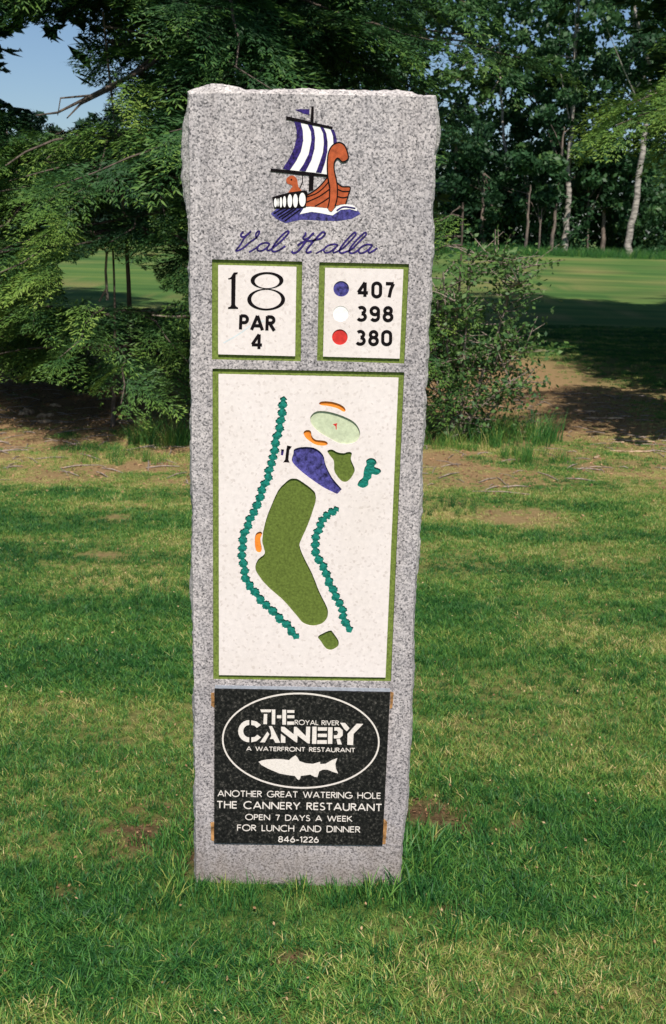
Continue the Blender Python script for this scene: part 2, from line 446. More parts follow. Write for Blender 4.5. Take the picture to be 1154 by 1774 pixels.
ng = bpy.data.node_groups.new('grass_nodes', 'GeometryNodeTree')
ng.interface.new_socket('Geometry', in_out='INPUT', socket_type='NodeSocketGeometry')
ng.interface.new_socket('Geometry', in_out='OUTPUT', socket_type='NodeSocketGeometry')
gi = ng.nodes.new('NodeGroupInput'); gout = ng.nodes.new('NodeGroupOutput')
m2p = ng.nodes.new('GeometryNodeMeshToPoints')
ci = ng.nodes.new('GeometryNodeCollectionInfo'); ci.inputs[0].default_value = tcol; ci.inputs['Separate Children'].default_value = True; ci.inputs['Reset Children'].default_value = True
iop = ng.nodes.new('GeometryNodeInstanceOnPoints'); iop.inputs['Pick Instance'].default_value = True
def nattr(nm, dt='FLOAT'):
    a = ng.nodes.new('GeometryNodeInputNamedAttribute'); a.data_type = dt; a.inputs[0].default_value = nm; return a.outputs[0]
cx_ = ng.nodes.new('ShaderNodeCombineXYZ'); ng.links.new(nattr('rotz'), cx_.inputs[2])
ng.links.new(gi.outputs[0], m2p.inputs[0]); ng.links.new(m2p.outputs[0], iop.inputs['Points'])
ng.links.new(ci.outputs[0], iop.inputs['Instance']); ng.links.new(nattr('pick', 'INT'), iop.inputs['Instance Index'])
ng.links.new(cx_.outputs[0], iop.inputs['Rotation']); ng.links.new(nattr('scl'), iop.inputs['Scale'])
ng.links.new(iop.outputs[0], gout.inputs[0])
md = gr.modifiers.new('grass', 'NODES'); md.node_group = ng
# ------------------------------------------------------------------ the granite marker
BASE = Vector((-0.085, YS, 0.0))
stone = empty('granite_marker', BASE, 'tall upright grey granite golf hole marker with painted panels, standing on the lawn', 'stone marker')

def Q(px, py):
    """photo pixel -> (u, v) on the stone's front face, local to the marker's base"""
    p = onplane(px, py, YS); return (p.x - BASE.x, p.z - BASE.z)
def Zm(x0, y0, s):
    return lambda pts: [Q(x0 + X / s, y0 + Y / s) for X, Y in pts]
def dense(poly, step, amp=0, closed=True, seed=0):
    out = []; nn = len(poly)
    for i in range(nn if closed else nn - 1):
        a = poly[i]; c = poly[(i + 1) % nn]; L = math.dist(a, c); k = max(1, int(L / step))
        for j in range(k):
            t = j / k; out.append((a[0] + (c[0] - a[0]) * t, a[1] + (c[1] - a[1]) * t))
    if not closed: out.append(poly[-1])
    if amp:
        out = [(u + amp * mnoise.noise((u * 260, v * 260, seed)) + amp * .6 * mnoise.noise((u * 90, v * 90, seed + 7)),
                v + amp * mnoise.noise((u * 260, v * 260, seed + 31)) + amp * .6 * mnoise.noise((u * 90, v * 90, seed + 37))) for u, v in out]
    return out
def spline(pts, closed=True, k=6):
    out = []; nn = len(pts)
    rngi = range(nn) if closed else range(nn - 1)
    for i in rngi:
        g = lambda j: pts[j % nn] if closed else pts[min(max(j, 0), nn - 1)]
        p0, p1, p2, p3 = g(i - 1), g(i), g(i + 1), g(i + 2)
        for j in range(k):
            t = j / k
            out.append(tuple(.5 * (2 * p1[a] + (-p0[a] + p2[a]) * t + (2 * p0[a] - 5 * p1[a] + 4 * p2[a] - p3[a]) * t * t + (-p0[a] + 3 * p1[a] - 3 * p2[a] + p3[a]) * t ** 3) for a in (0, 1)))
    if not closed: out.append(pts[-1])
    return out
def area(p): return sum(p[i - 1][0] * p[i][1] - p[i][0] * p[i - 1][1] for i in range(len(p))) / 2
def plate(name, outer, mat, front, thick, parent, holes=(), label=None):
    """solid plate in the stone's plane; front = how far it stands towards the viewer"""
    loops = [list(outer)] + [list(h) for h in holes]
    if area(loops[0]) < 0: loops[0].reverse()
    for i in range(1, len(loops)):
        if area(loops[i]) > 0: loops[i].reverse()
    flat = [p for l in loops for p in l]; nn = len(flat)
    tris = tessellate_polygon([[Vector((p[0], p[1], 0)) for p in l] for l in loops])
    V = [(p[0], -front, p[1]) for p in flat] + [(p[0], -front + thick, p[1]) for p in flat]
    F = []
    for t in tris:
        a, c, d = (flat[i] for i in t)
        if (c[0] - a[0]) * (d[1] - a[1]) - (c[1] - a[1]) * (d[0] - a[0]) < 0: t = (t[0], t[2], t[1])
        F.append((t[0], t[1], t[2])); F.append((t[0] + nn, t[2] + nn, t[1] + nn))
    s = 0
    for l in loops:
        k = len(l)
        for i in range(k):
            a, c = s + i, s + (i + 1) % k
            F.append((a, a + nn, c + nn, c))
        s += k
    o = link(name, mesh_py(name, V, F), mat, parent)
    if label: o['label'] = label
    return o
def ribbon(pts, wd, closed=False):
    """outline of a stroke of width wd along pts (not overlapping itself at joints)"""
    nn = len(pts); Lf = []; Rt = []
    for i in range(nn):
        if closed: a, c = pts[i - 1], pts[(i + 1) % nn]
        else: a, c = pts[max(i - 1, 0)], pts[min(i + 1, nn - 1)]
        dx, dy = c[0] - a[0], c[1] - a[1]; L = math.hypot(dx, dy) or 1
        k = 1.0
        if 0 < i < nn - 1 or closed:
            b_ = pts[i]; a1 = (b_[0] - a[0], b_[1] - a[1]); a2 = (c[0] - b_[0], c[1] - b_[1])
            l1 = math.hypot(*a1) or 1; l2 = math.hypot(*a2) or 1
            cs = (a1[0] * a2[0] + a1[1] * a2[1]) / l1 / l2
            k = min(1.6, 1 / max(.3, math.sqrt(max(0, (1 + cs) / 2))))
        nx_, ny_ = -dy / L * wd / 2 * k, dx / L * wd / 2 * k
        Lf.append((pts[i][0] + nx_, pts[i][1] + ny_)); Rt.append((pts[i][0] - nx_, pts[i][1] - ny_))
    return Lf, Rt
def strokes_mesh(name, strokes, wd, mat, front, parent, taper=None, label=None, th=.0003, t0=0):
    """every stroke a thin proud strip, each a hair above the last so that no two share a plane"""
    V = []; F = []
    for si, st in enumerate(strokes):
        pts = st['p']; closed = st.get('c', False); W = st.get('w', wd)
        if not closed:
            e0 = pts[0]; e1 = pts[1]; L = math.dist(e0, e1) or 1; cap = W * st.get('cap', .0)
            pts = [(e0[0] - (e1[0] - e0[0]) / L * cap, e0[1] - (e1[1] - e0[1]) / L * cap)] + list(pts[1:])
        Lf, Rt = ribbon(pts, W, closed)
        d = -(front + th + .00006 * (si % 9)); i = len(V); k = len(pts)
        for a, c in zip(Lf, Rt):
            V += [(a[0], d, a[1]), (c[0], d, c[1]), (a[0], -front + .0008, a[1]), (c[0], -front + .0008, c[1])]
        for j in range(k if closed else k - 1):
            p, q = i + 4 * j, i + 4 * ((j + 1) % k)
            F += [(p, q, q + 1, p + 1), (p, p + 2, q + 2, q), (p + 1, q + 1, q + 3, p + 3)]
        if not closed:
            F += [(i, i + 1, i + 3, i + 2), (i + 4 * (k - 1), i + 4 * (k - 1) + 2, i + 4 * (k - 1) + 3, i + 4 * (k - 1) + 1)]
    o = link(name, mesh_py(name, V, F), mat, parent)
    if label: o['label'] = label
    return o
def polys_mesh(name, polys, mat, front, parent, label=None, th=.0003, amp=0.00025):
    """several flat painted polygons joined as one mark"""
    V = []; F = []
    for pi_, p in enumerate(polys):
        if amp: p = dense(p, .002, amp, seed=pi_)
        if area(p) < 0: p = p[::-1]
        tr = tessellate_polygon([[Vector((a[0], a[1], 0)) for a in p]]); i = len(V); nn = len(p); d = -(front + th + .00005 * (pi_ % 6))
        V += [(a[0], d, a[1]) for a in p] + [(a[0], -front + .0008, a[1]) for a in p]
        for t in tr:
            a, c, e = (p[j] for j in t)
            if (c[0] - a[0]) * (e[1] - a[1]) - (c[1] - a[1]) * (e[0] - a[0]) < 0: t = (t[0], t[2], t[1])
            F.append(tuple(i + j for j in t))
        for j in range(nn): F.append((i + j, i + nn + j, i + nn + (j + 1) % nn, i + (j + 1) % nn))
    o = link(name, mesh_py(name, V, F), mat, parent)
    if label: o['label'] = label
    return o

# panel rectangles
z3 = Zm(350, 380, 3.037); z4 = Zm(360, 640, 3.2056); z5 = Zm(360, 860, 3.2056); z6 = Zm(350, 1180, 3.297); z7 = Zm(330, 1340, 2.959)
rect_num = z3([(52, 210), (528, 222), (520, 748), (52, 738)]); white_num = z3([(85, 240), (497, 250), (490, 720), (85, 710)])
rect_dst = z3([(617, 225), (1090, 235), (1065, 760), (605, 745)]); white_dst = z3([(648, 255), (1060, 263), (1040, 733), (637, 722)])
rect_map = [Q(368, 638.5), Q(700.5, 645), Q(677.6, 1181.5), Q(369.4, 1177.8)]
white_map = [Q(378.7, 648), Q(690.5, 654.5), Q(667.9, 1173.8), Q(379.5, 1169.5)]
rect_plq = [Q(372, 1192.5), Q(676, 1198.5), Q(662.5, 1462.5), Q(371.2, 1458.5)]

# slab outline traced clockwise from the top left
left = [(328, 162), (327, 200), (328, 250), (329, 300), (330, 340), (329, 400), (329, 450), (330, 500), (331, 550), (331, 600), (331, 650), (332, 700), (332, 760), (332, 820), (334, 850), (335, 900), (333, 960), (334, 1000), (335, 1100), (337, 1200), (338, 1300), (339, 1400), (340, 1480)]
right = [(752, 168), (755, 200), (757, 225), (755, 250), (751, 275), (750, 310), (747, 350), (748, 375), (749, 400), (747, 440), (744, 480), (745, 510), (740, 545), (740, 570), (738, 620), (734, 700), (733, 740), (729, 790), (728, 830), (726, 880), (725, 920), (722, 965), (719, 1000), (716, 1060), (715, 1090), (714, 1180), (711, 1230), (708, 1300), (704, 1390), (698, 1430), (693, 1490)]
top = [(328, 162), (400, 161.5), (540, 163.5), (650, 166), (752, 168)]
Lq = [Q(*p) for p in left]; Rq = [Q(*p) for p in right]; Tq = [Q(*p) for p in top]
zb = -.16
outline = Tq + Rq[1:] + [(Rq[-1][0] - .002, zb), (Lq[-1][0], zb)] + Lq[1:][::-1]
outline = dense(outline, .006, .0011, seed=3)
if area(outline) < 0: outline.reverse()
NN = len(outline)
holes = [rect_num, rect_dst, rect_map]
loops = [outline] + [h if area(h) < 0 else h[::-1] for h in holes]
flat = [p for l in loops for p in l]
tris = tessellate_polygon([[Vector((p[0], p[1], 0)) for p in l] for l in loops])
SV = [(p[0], 0, p[1]) for p in flat]; SF = []; SM = []
for t in tris:
    a, c, d = (flat[i] for i in t)
    if (c[0] - a[0]) * (d[1] - a[1]) - (c[1] - a[1]) * (d[0] - a[0]) < 0: t = (t[0], t[2], t[1])
    SF.append(tuple(t)); SM.append(0)
s = NN
for l in loops[1:]:                      # walls and floor of each sunk panel
    k = len(l); i = len(SV)
    SV += [(p[0], .012, p[1]) for p in l]
    for j in range(k): SF.append((s + j, i + j, i + (j + 1) % k, s + (j + 1) % k)); SM.append(0)
    SF.append(tuple(i + j for j in range(k))[::-1]); SM.append(0); s += k
depths = [.0035, .008, .014, .022, .034, .050, .070, .095, .120, .140, .150]
prev = list(range(NN))
topv = Tq[0][1]
for di, dd in enumerate(depths):
    ring = []
    for i in range(NN):
        u, v = outline[i]; a = outline[i - 1]; c = outline[(i + 1) % NN]
        dx, dy = c[0] - a[0], c[1] - a[1]; L = math.hypot(dx, dy) or 1; nu, nv = dy / L, -dx / L
        ns = mnoise.noise((u * 14, v * 14, 1.3)) * .5 + .5; fs = mnoise.noise((u * 60, v * 60, dd * 60)); fm = mnoise.noise((u * 25, v * 25, dd * 30 + 5))
        ff = mnoise.noise((u * 150, v * 150, dd * 150 + 9))
        if nv > .7:                                      # pitched top
            bump_l = math.exp(-((u + .165) / .045) ** 2) * .008
            A = .0095 + .008 * (ns - .5) + bump_l - .006 * sstep(.20, .245, u) - .007 * (1 - sstep(-.235, -.20, u))
            prof = min(1, (dd / .014) ** .75)
        elif nu < 0:                                     # left side, a spall between 0.1 and 0.35 m below the top
            sp = sstep(topv - .22, topv - .16, v) * (1 - sstep(topv - .06, topv - .02, v))
            A = .0035 + .008 * float(sp) + .010 * max(0, mnoise.noise((0.3, v * 11, 4.4))); prof = min(1, (dd / .018) ** 1.2)
        else:
            A = .0035 + .009 * max(0, mnoise.noise((0.9, v * 9, 8.1)) + .1); prof = min(1, (dd / .010))
        off = A * prof + (.0035 * fm + .0028 * fs + .0015 * ff) * min(1, dd / .008) + .004 * min(1, dd / .06)
        if dd > .13: off -= (dd - .13) * .8
        ring.append(len(SV)); SV.append((u + nu * off, dd + .0012 * fs, v + nv * off))
    for i in range(NN):
        j = (i + 1) % NN; SF.append((prev[i], ring[i], ring[j], prev[j])); SM.append(1)
    prev = ring
SF.append(tuple(prev[::-1])); SM.append(1)
sme = mesh_py('slab', SV, SF)
slab = link('slab', sme, [M['granite'], M['granite_rough']], stone)
sme.polygons.foreach_set('material_index', SM)
slab['label'] = 'grey speckled granite slab with pitched rough edges'

FLOOR = -.0045
def panel(name, rect, label):
    g = plate(name, dense(rect, .02), M['border'], FLOOR - .0005, .006, stone, label=label)
    return g
# ---- number panel
pn = panel('number_panel', rect_num, 'sunk green-bordered panel with hole number')
wn = plate('panel_face', dense(white_num, .003, .0003), M['white'], 0, .0048, pn)
n4 = Zm(380, 460, 8.243)
one = n4([(125, 182), (150, 176), (170, 160), (205, 100), (265, 95), (262, 122), (235, 130), (228, 560), (240, 582), (268, 600), (268, 620), (125, 620), (125, 598), (158, 585), (170, 560), (172, 195), (130, 200)])
def ring_e(zm, c0, r0, c1, r1, k=48):
    o = [(c0[0] + r0[0] * math.cos(2 * math.pi * i / k), c0[1] + r0[1] * math.sin(2 * math.pi * i / k)) for i in range(k)]
    h = [(c1[0] + r1[0] * math.cos(2 * math.pi * i / k), c1[1] + r1[1] * math.sin(2 * math.pi * i / k)) for i in range(k)]
    return zm(o), zm(h)
polys_mesh('numeral', [one], M['black'], 0, pn)
o_, h_ = ring_e(n4, (682, 212), (235, 120), (682, 222), (176, 100)); e1 = plate('numeral', o_, M['black'], .0005, .0012, pn, [h_])
o_, h_ = ring_e(n4, (670, 486), (271, 156), (671, 480), (214, 134)); e2 = plate('numeral', o_, M['black'], .0004, .0012, pn, [h_])
# ---- stroke lettering
def arc(cx, cy, rx, ry, a0, a1, k=12):
    return [(cx + rx * math.cos(R(a0 + (a1 - a0) * i / k)), cy + ry * math.sin(R(a0 + (a1 - a0) * i / k))) for i in range(k + 1)]
GL = {
 'A': (.82, [[(0, 0), (.41, 1)], [(.41, 1), (.82, 0)], [(.15, .30), (.67, .30)]]),
 'C': (.86, [arc(.50, .5, .50, .5, 50, 310, 20)]),
 'D': (.74, [[(0, 0), (0, 1)], [(0, 1), (.25, 1)] + arc(.25, .5, .49, .5, 88, -88, 14) + [(0, 0)]]),
 'E': (.48, [[(0, 0), (0, 1)], [(0, .95), (.48, .95)], [(0, .52), (.45, .52)], [(0, .05), (.48, .05)]]),
 'F': (.46, [[(0, 0), (0, 1)], [(0, .95), (.46, .95)], [(0, .50), (.42, .50)]]),
 'G': (.95, [arc(.50, .5, .50, .5, 50, 355, 22), [(.55, .46), (1.0, .46)]]),
 'H': (.66, [[(0, 0), (0, 1)], [(.66, 0), (.66, 1)], [(0, .52), (.66, .52)]]),
 'I': (.02, [[(.01, 0), (.01, 1)]]),
 'K': (.62, [[(0, 0), (0, 1)], [(.58, 1), (.06, .50)], [(.15, .58), (.64, 0)]]),
 'L': (.42, [[(0, 0), (0, 1)], [(0, .05), (.42, .05)]]),
 'N': (.76, [[(0, 0), (0, 1)], [(0, .97), (.76, .03)], [(.76, 0), (.76, 1)]]),
 'O': (1.0, [arc(.5, .5, .5, .5, 0, 345, 23) + ['c']]),
 'P': (.50, [[(0, 0), (0, 1)], [(0, .95), (.25, .95)] + arc(.25, .715, .25, .235, 85, -85, 10) + [(0, .48)]]),
 'R': (.54, [[(0, 0), (0, 1)], [(0, .95), (.25, .95)] + arc(.25, .735, .25, .215, 85, -85, 10) + [(0, .52)], [(.20, .50), (.56, 0)]]),
 'S': (.50, [arc(.26, .75, .22, .23, 40, 250, 12) + arc(.24, .25, .26, .24, 70, -150, 13)]),
 'T': (.62, [[(0, .95), (.62, .95)], [(.31, 0), (.31, .95)]]),
 'U': (.66, [[(0, 1), (0, .35)] + arc(.33, .33, .33, .33, 180, 360, 12) + [(.66, 1)]]),
 'V': (.74, [[(0, 1), (.37, 0)], [(.37, 0), (.74, 1)]]),
 'W': (1.20, [[(0, 1), (.30, 0)], [(.30, 0), (.60, .97)], [(.60, .97), (.90, 0)], [(.90, 0), (1.2, 1)]]),
 'Y': (.70, [[(0, 1), (.35, .46)], [(.70, 1), (.35, .46)], [(.35, .50), (.35, 0)]]),
 '-': (.34, [[(0, .38), (.34, .38)]]),
 '1': (.22, [[(0, .82), (.20, .98)], [(.20, 1), (.20, 0)]]),
 '2': (.52, [arc(.26, .72, .25, .24, 165, -30, 10) + [(.0, .04)], [(0, .05), (.54, .05)]]),
 '3': (.54, [arc(.26, .745, .23, .215, 140, -85, 12), arc(.26, .265, .27, .24, 88, -150, 13)]),
 '4': (.66, [[(.46, 1), (.0, .30)], [(-.03, .28), (.68, .28)], [(.47, 1), (.47, 0)]]),
 '6': (.56, [[(.36, 1), (.08, .46)], arc(.28, .31, .27, .29, 0, 345, 18) + ['c']]),
 '7': (.56, [[(0, .95), (.55, .95)], [(.53, .95), (.36, .55), (.25, .0)]]),
 '8': (.54, [arc(.27, .74, .22, .22, 0, 345, 16) + ['c'], arc(.27, .27, .26, .26, 0, 345, 18) + ['c']]),
 '9': (.54, [arc(.27, .70, .25, .26, 0, 345, 16) + ['c'], [(.52, .70), (.52, .28)] + arc(.27, .26, .25, .24, -5, -150, 10)]),
 '0': (.54, [[(0, .62)] + arc(.27, .72, .27, .25, 180, 0, 10) + arc(.27, .27, .27, .25, 0, -180, 10) + ['c']]),
}
def text_strokes(string, zm, p0, p1, cap, gap=.22, space=.55, widths=None):
    adv = []; x = 0
    for i, ch in enumerate(string):
        if ch == ' ': x += space; continue
        adv.append((ch, x)); x += GL[ch][0] + gap
    total = x - gap; out = []
    dx, dy = (p1[0] - p0[0]) / total, (p1[1] - p0[1]) / total
    L = math.hypot(dx, dy); ux, uy = dx / L, dy / L
    for ch, x0 in adv:
        for st in GL[ch][1]:
            closed = st[-1] == 'c'; pp = st[:-1] if closed else st
            zz = [(p0[0] + dx * (x0 + a) + uy * cap * c_, p0[1] + dy * (x0 + a) - ux * cap * c_) for a, c_ in pp]
            out.append({'p': zm(zz), 'c': closed})
    return out
def mm(pxw): return pxw * YS / FPX * .99      # width of a stroke of pxw photo pixels on the stone
strokes_mesh('lettering', text_strokes('PAR', n4, (302, 912), (782, 930), 205, gap=.33), mm(5.6), M['black'], 0, pn)
strokes_mesh('lettering', text_strokes('4', n4, (470, 1190), (605, 1193), 210), mm(5.4), M['black'], 0, pn)
# ---- distances panel
pd = panel('distance_panel', rect_dst, 'sunk green-bordered panel with tee dots and distances')
n5 = Zm(560, 470, 8.243)
def circ(zm, cx, cy, r, k=36): return zm([(cx + r * math.cos(2 * math.pi * i / k), cy + r * math.sin(2 * math.pi * i / k)) for i in range(k)])
dots = [(258, 250, 112, 'blue', 'blue tee dot'), (250, 608, 112, 'purewhite', 'white tee dot'), (238, 940, 112, 'red', 'red tee dot')]
plate('panel_face', dense(white_dst, .003, .0003), M['white'], 0, .0048, pd, [circ(n5, a, c, r) for a, c, r, *_ in dots])
for a, c, r, mt_, lb in dots: plate('tee_dot', circ(n5, a, c, r + 6), M[mt_], -.0022 if mt_ != 'purewhite' else -.0008, .0015, pd, label=lb)
for s_, p0, p1, cap in (('407', (500, 362), (1005, 372), 205), ('398', (490, 702), (982, 706), 195), ('380', (475, 1045), (962, 1050), 195)):
    strokes_mesh('numeral', text_strokes(s_, n5, p0, p1, cap, gap=.36), mm(5.6), M['black'], 0, pd)
# ---- course map
pm_ = panel('map_panel', rect_map, 'tall sunk green-bordered panel with a painted course map')
o4 = lambda p: [(a, c + 705.2) for a, c in p]
fair = spline(z5([(430, -75), (455, -95), (480, -99), (510, -90), (585, -35), (600, 0), (600, 20), (590, 60), (555, 160), (515, 250), (512, 280), (530, 330), (580, 430), (620, 530), (655, 600), (668, 640), (660, 680), (630, 710), (580, 720), (530, 705), (490, 660), (420, 580), (330, 500), (275, 430), (265, 390), (280, 350), (315, 320), (312, 290), (303, 255), (305, 220), (310, 185), (330, 110), (375, 0), (400, -45)]), k=4)
tee = spline(z5([(612, 780), (645, 758), (680, 745), (695, 755), (725, 800), (725, 830), (700, 850), (680, 855), (655, 845), (630, 810)]), k=4)
pond = spline(z4([(485, 440), (545, 430), (600, 440), (640, 475), (655, 530), (690, 600), (740, 660), (742, 668), (720, 692), (710, 690), (640, 655), (560, 600), (500, 550), (468, 510), (475, 470)]), k=4)
green = spline(z4([(570, 285), (575, 255), (610, 232), (670, 235), (740, 255), (810, 290), (840, 330), (845, 365), (825, 400), (780, 415), (730, 410), (680, 385), (620, 350), (580, 310)]), k=4)
b1 = spline(z4([(618, 188), (640, 177), (700, 182), (750, 203), (766, 225), (755, 237), (720, 218), (670, 205), (630, 200)]), k=4)
b2 = spline(z4([(532, 350), (550, 337), (572, 342), (578, 370), (600, 390), (650, 397), (667, 412), (650, 425), (600, 420), (560, 395), (540, 375)]), k=4)
b3 = spline(z5([(270, 205), (290, 195), (302, 205), (292, 240), (300, 290), (290, 313), (270, 305), (262, 270), (262, 230)]), k=4)
gsm = spline(z4([(665, 452), (690, 445), (720, 460), (755, 465), (780, 458), (800, 465), (795, 500), (815, 550), (810, 580), (780, 620), (745, 622), (705, 570), (700, 510), (675, 475)]), k=4)
sq = z4([(408, 443), (424, 445), (418, 480), (405, 478)])
brg = z4([(440, 422), (468, 428), (453, 450), (448, 500), (455, 520), (418, 518), (430, 500), (436, 450)])
rowA = [(422, 158), (416, 200), (412, 243), (404, 287), (398, 328), (385, 370), (376, 412), (370, 455), (362, 490), (353, 522), (340, 562), (335, 600), (318, 634), (300, 674), (290, 712), (272, 758), (254, 796)]
rowA = [(a, c - 705.2) for a, c in rowA] + [(235, 125), (222, 165), (205, 200), (195, 245), (192, 290), (190, 330), (197, 375), (205, 420), (210, 458), (235, 500), (262, 532), (295, 578), (325, 605), (362, 640), (400, 680), (438, 713), (465, 750), (498, 785)]
rowB = [(720, 68), (690, 88), (660, 108), (638, 132), (625, 160), (612, 195), (600, 230), (597, 270), (600, 312), (618, 355), (643, 395), (658, 432), (674, 478), (697, 520), (712, 560), (732, 595), (748, 635), (752, 667), (765, 702), (790, 750)]
rowC = [(908, 515), (890, 545), (885, 575), (878, 605), (862, 635)]; rowC = [(a, c - 705.2) for a, c in rowC]; extraC = (935, 567 - 705.2)
def scallop(row, side=None):
    pts = spline(row, False, 10); Lr = []; Rr = []; d = 0
    for i, p in enumerate(pts):
        a = pts[max(i - 1, 0)]; c = pts[min(i + 1, len(pts) - 1)]; dx, dy = c[0] - a[0], c[1] - a[1]; L = math.hypot(dx, dy) or 1
        ph = (i % 10) / 10
        e = min(1, .55 + i / 6, .55 + (len(pts) - 1 - i) / 6); lobe = 2.6 * math.sin(2 * math.pi * 3 * ph + .9 * (i // 10)) + 2.2 * math.sin(i // 10 * 2.7)
        rL = (13 + 14 * abs(math.cos(math.pi * ph)) + lobe) * e; rR = (13 + 14 * abs(math.cos(math.pi * ph + .25)) - lobe) * e
        Lr.append((p[0] - dy / L * rL, p[1] + dx / L * rL)); Rr.append((p[0] + dy / L * rR, p[1] - dx / L * rR))
    # round the ends
    def ext(p, q, r):
        L = math.dist(p, q) or 1; return (p[0] + (p[0] - q[0]) / L * r, p[1] + (p[1] - q[1]) / L * r)
    return z5([ext(pts[0], pts[1], 11)] + Lr + [ext(pts[-1], pts[-2], 11)] + Rr[::-1])
hA, hB = scallop(rowA), scallop(rowB)
# the short clump on the right: outline with one bulge
hC = spline(z5([(a, c - 705.2) for a, c in [(905, 492), (930, 500), (938, 522), (925, 540), (955, 552), (962, 570), (940, 588), (912, 584), (908, 605), (892, 620), (890, 645), (862, 660), (832, 645), (842, 618), (862, 600), (866, 570), (872, 545), (882, 528), (880, 505)]]), k=3)
cut = [fair, tee, pond, green, b1, b2, b3, gsm, sq, brg]
cut = [dense(p, .002, .0003, seed=i) for i, p in enumerate(cut)]
plate('panel_face', dense(white_map, .003, .0003), M['white'], 0, .0038, pm_, cut + [hA, hB, hC])
def grow(p, k=.0012):
    out = []; nn = len(p); sg = 1 if area(p) > 0 else -1
    for i in range(nn):
        a, c = p[i - 1], p[(i + 1) % nn]; dx, dy = c[0] - a[0], c[1] - a[1]; L = math.hypot(dx, dy) or 1
        out.append((p[i][0] + sg * dy / L * k, p[i][1] - sg * dx / L * k))
    return out
for nm, p, mt_, lb in (('fairway', fair, 'fairway', 'long olive green fairway shape'), ('teeing_ground', tee, 'fairway', None), ('pond', pond, 'blue', 'blue pond shape'), ('putting_green', green, 'lightgreen', 'pale green oval'),
                       ('bunker', b1, 'orange', 'orange bunker above the pale green'), ('bunker', b2, 'orange', 'orange bunker below the pale green'), ('bunker', b3, 'orange', 'orange bunker beside the fairway'),
                       ('fairway', gsm, 'fairway', 'small olive green patch beside the pond'), ('water_mark', sq, 'navy', None), ('bridge_mark', brg, 'black', None)):
    plate(nm, grow(p), M[mt_], -.0040, .0008, pm_, label=lb)
def clover(rr, k=42):
    return [(rr * (1 + .16 * math.cos(6 * 2 * math.pi * i / k)) * math.cos(2 * math.pi * i / k), rr * (1 + .16 * math.cos(6 * 2 * math.pi * i / k)) * math.sin(2 * math.pi * i / k)) for i in range(k)]
rr = mm(8.6); cl = clover(rr); V = [(0, -.0016, 0)] + [(a * .5, -.0013, c * .5) for a, c in cl] + [(a, 0, c) for a, c in cl]; kk = len(cl)
F = [(0, 1 + (i + 1) % kk, 1 + i) for i in range(kk)] + [(1 + i, 1 + (i + 1) % kk, 1 + kk + (i + 1) % kk, 1 + kk + i) for i in range(kk)]
cme = mesh_py('tree_mark', V, [f[::-1] for f in F]); cme.materials.append(M['teal'])
for p in (hA, hB, hC): plate('tree_row', grow(p), M['teal'], -.0040, .0008, pm_)
for j, c_ in enumerate(rowA + rowB + rowC + [extraC]):
    u, v = z5([c_])[0]; o = bpy.data.objects.new('tree_mark', cme); C.objects.link(o); o.parent = pm_
    o.location = (u, .0040 - .00007 * (j % 5), v); o.rotation_euler = (0, random.uniform(0, 6), 0)
polys_mesh('flag_mark', [z4([(695, 306), (720, 300), (716, 312), (716, 335), (711, 335), (710, 318)])], M['red'], -.0040, pm_)
# ---- ship emblem and course name, painted straight on the slab
em = empty('ship_emblem', (0, 0, 0), None, None); em.parent = stone; em['label'] = 'painted longship with blue and white striped sail'
E = Zm(460, 170, 6.411)
def ep(nm, polys, mt_, h, sm=True, lb=None):
    return polys_mesh(nm, [spline(E(p), k=4) if sm else E(p) for p in polys], M[mt_], h, em, lb)
ep('sail', [[(320, 262), (420, 285), (600, 315), (748, 345), (785, 420), (795, 500), (720, 570), (700, 700), (700, 855), (560, 830), (400, 812), (190, 790), (270, 660), (320, 550), (345, 440), (345, 350)]], 'purewhite', 0, False)
ep('sail_stripe', [[(320, 262), (345, 350), (345, 440), (320, 550), (270, 660), (190, 785), (270, 800), (340, 700), (395, 590), (420, 470), (415, 360), (390, 268)],
           [(465, 285), (505, 370), (510, 470), (480, 620), (420, 740), (375, 805), (445, 815), (510, 690), (545, 560), (552, 440), (540, 350), (515, 295)],
           [(605, 315), (640, 390), (648, 490), (640, 600), (600, 720), (560, 825), (620, 832), (660, 720), (688, 590), (690, 480), (675, 390), (645, 325)],
           [(722, 345), (750, 420), (755, 510), (795, 495), (785, 420), (760, 350)]], 'navy', .0004, False)
ep('pennant', [[(325, 130), (380, 122), (490, 122), (485, 185), (430, 175), (370, 150)]], 'navy', 0, False)
for q_ in ([[(510, 90), (538, 92), (535, 265), (500, 262)], [(230, 200), (380, 232), (510, 265), (620, 290), (748, 318), (742, 347), (620, 320), (500, 297), (380, 266), (228, 240)],
           [(60, 780), (200, 795), (450, 820), (700, 850), (700, 875), (450, 858), (150, 825), (55, 815)], [(485, 855), (538, 858), (530, 1020), (480, 1035)]],): 
    for q2, p_ in enumerate(q_): ep('mast' if q2 in (0, 3) else 'spar', [p_], 'black', .0008 + .0001 * q2, False)
strokes_mesh('rope', [{'p': E([(410, 850), (412, 930), (380, 1005)])}], mm(1.6), M['black'], .0004, em)
ep('sea', [[(60, 1285), (130, 1225), (430, 1205), (560, 1250), (740, 1290), (800, 1240), (1000, 1215), (1055, 1285), (960, 1340), (800, 1365), (600, 1360), (400, 1350), (220, 1388), (120, 1340)]], 'blue', 0, False)
ep('foam', [[(430, 1215), (560, 1200), (690, 1220), (735, 1265), (790, 1205), (860, 1175), (960, 1185), (1010, 1215), (1020, 1255), (940, 1232), (840, 1238), (745, 1303), (600, 1275), (510, 1262), (380, 1290)]], 'purewhite', .0004, False)
strokes_mesh('foam_line', [{'p': spline(E([(790, 1250), (870, 1208), (1000, 1225)]), False)}], mm(2.6), M['navy'], .0008, em)
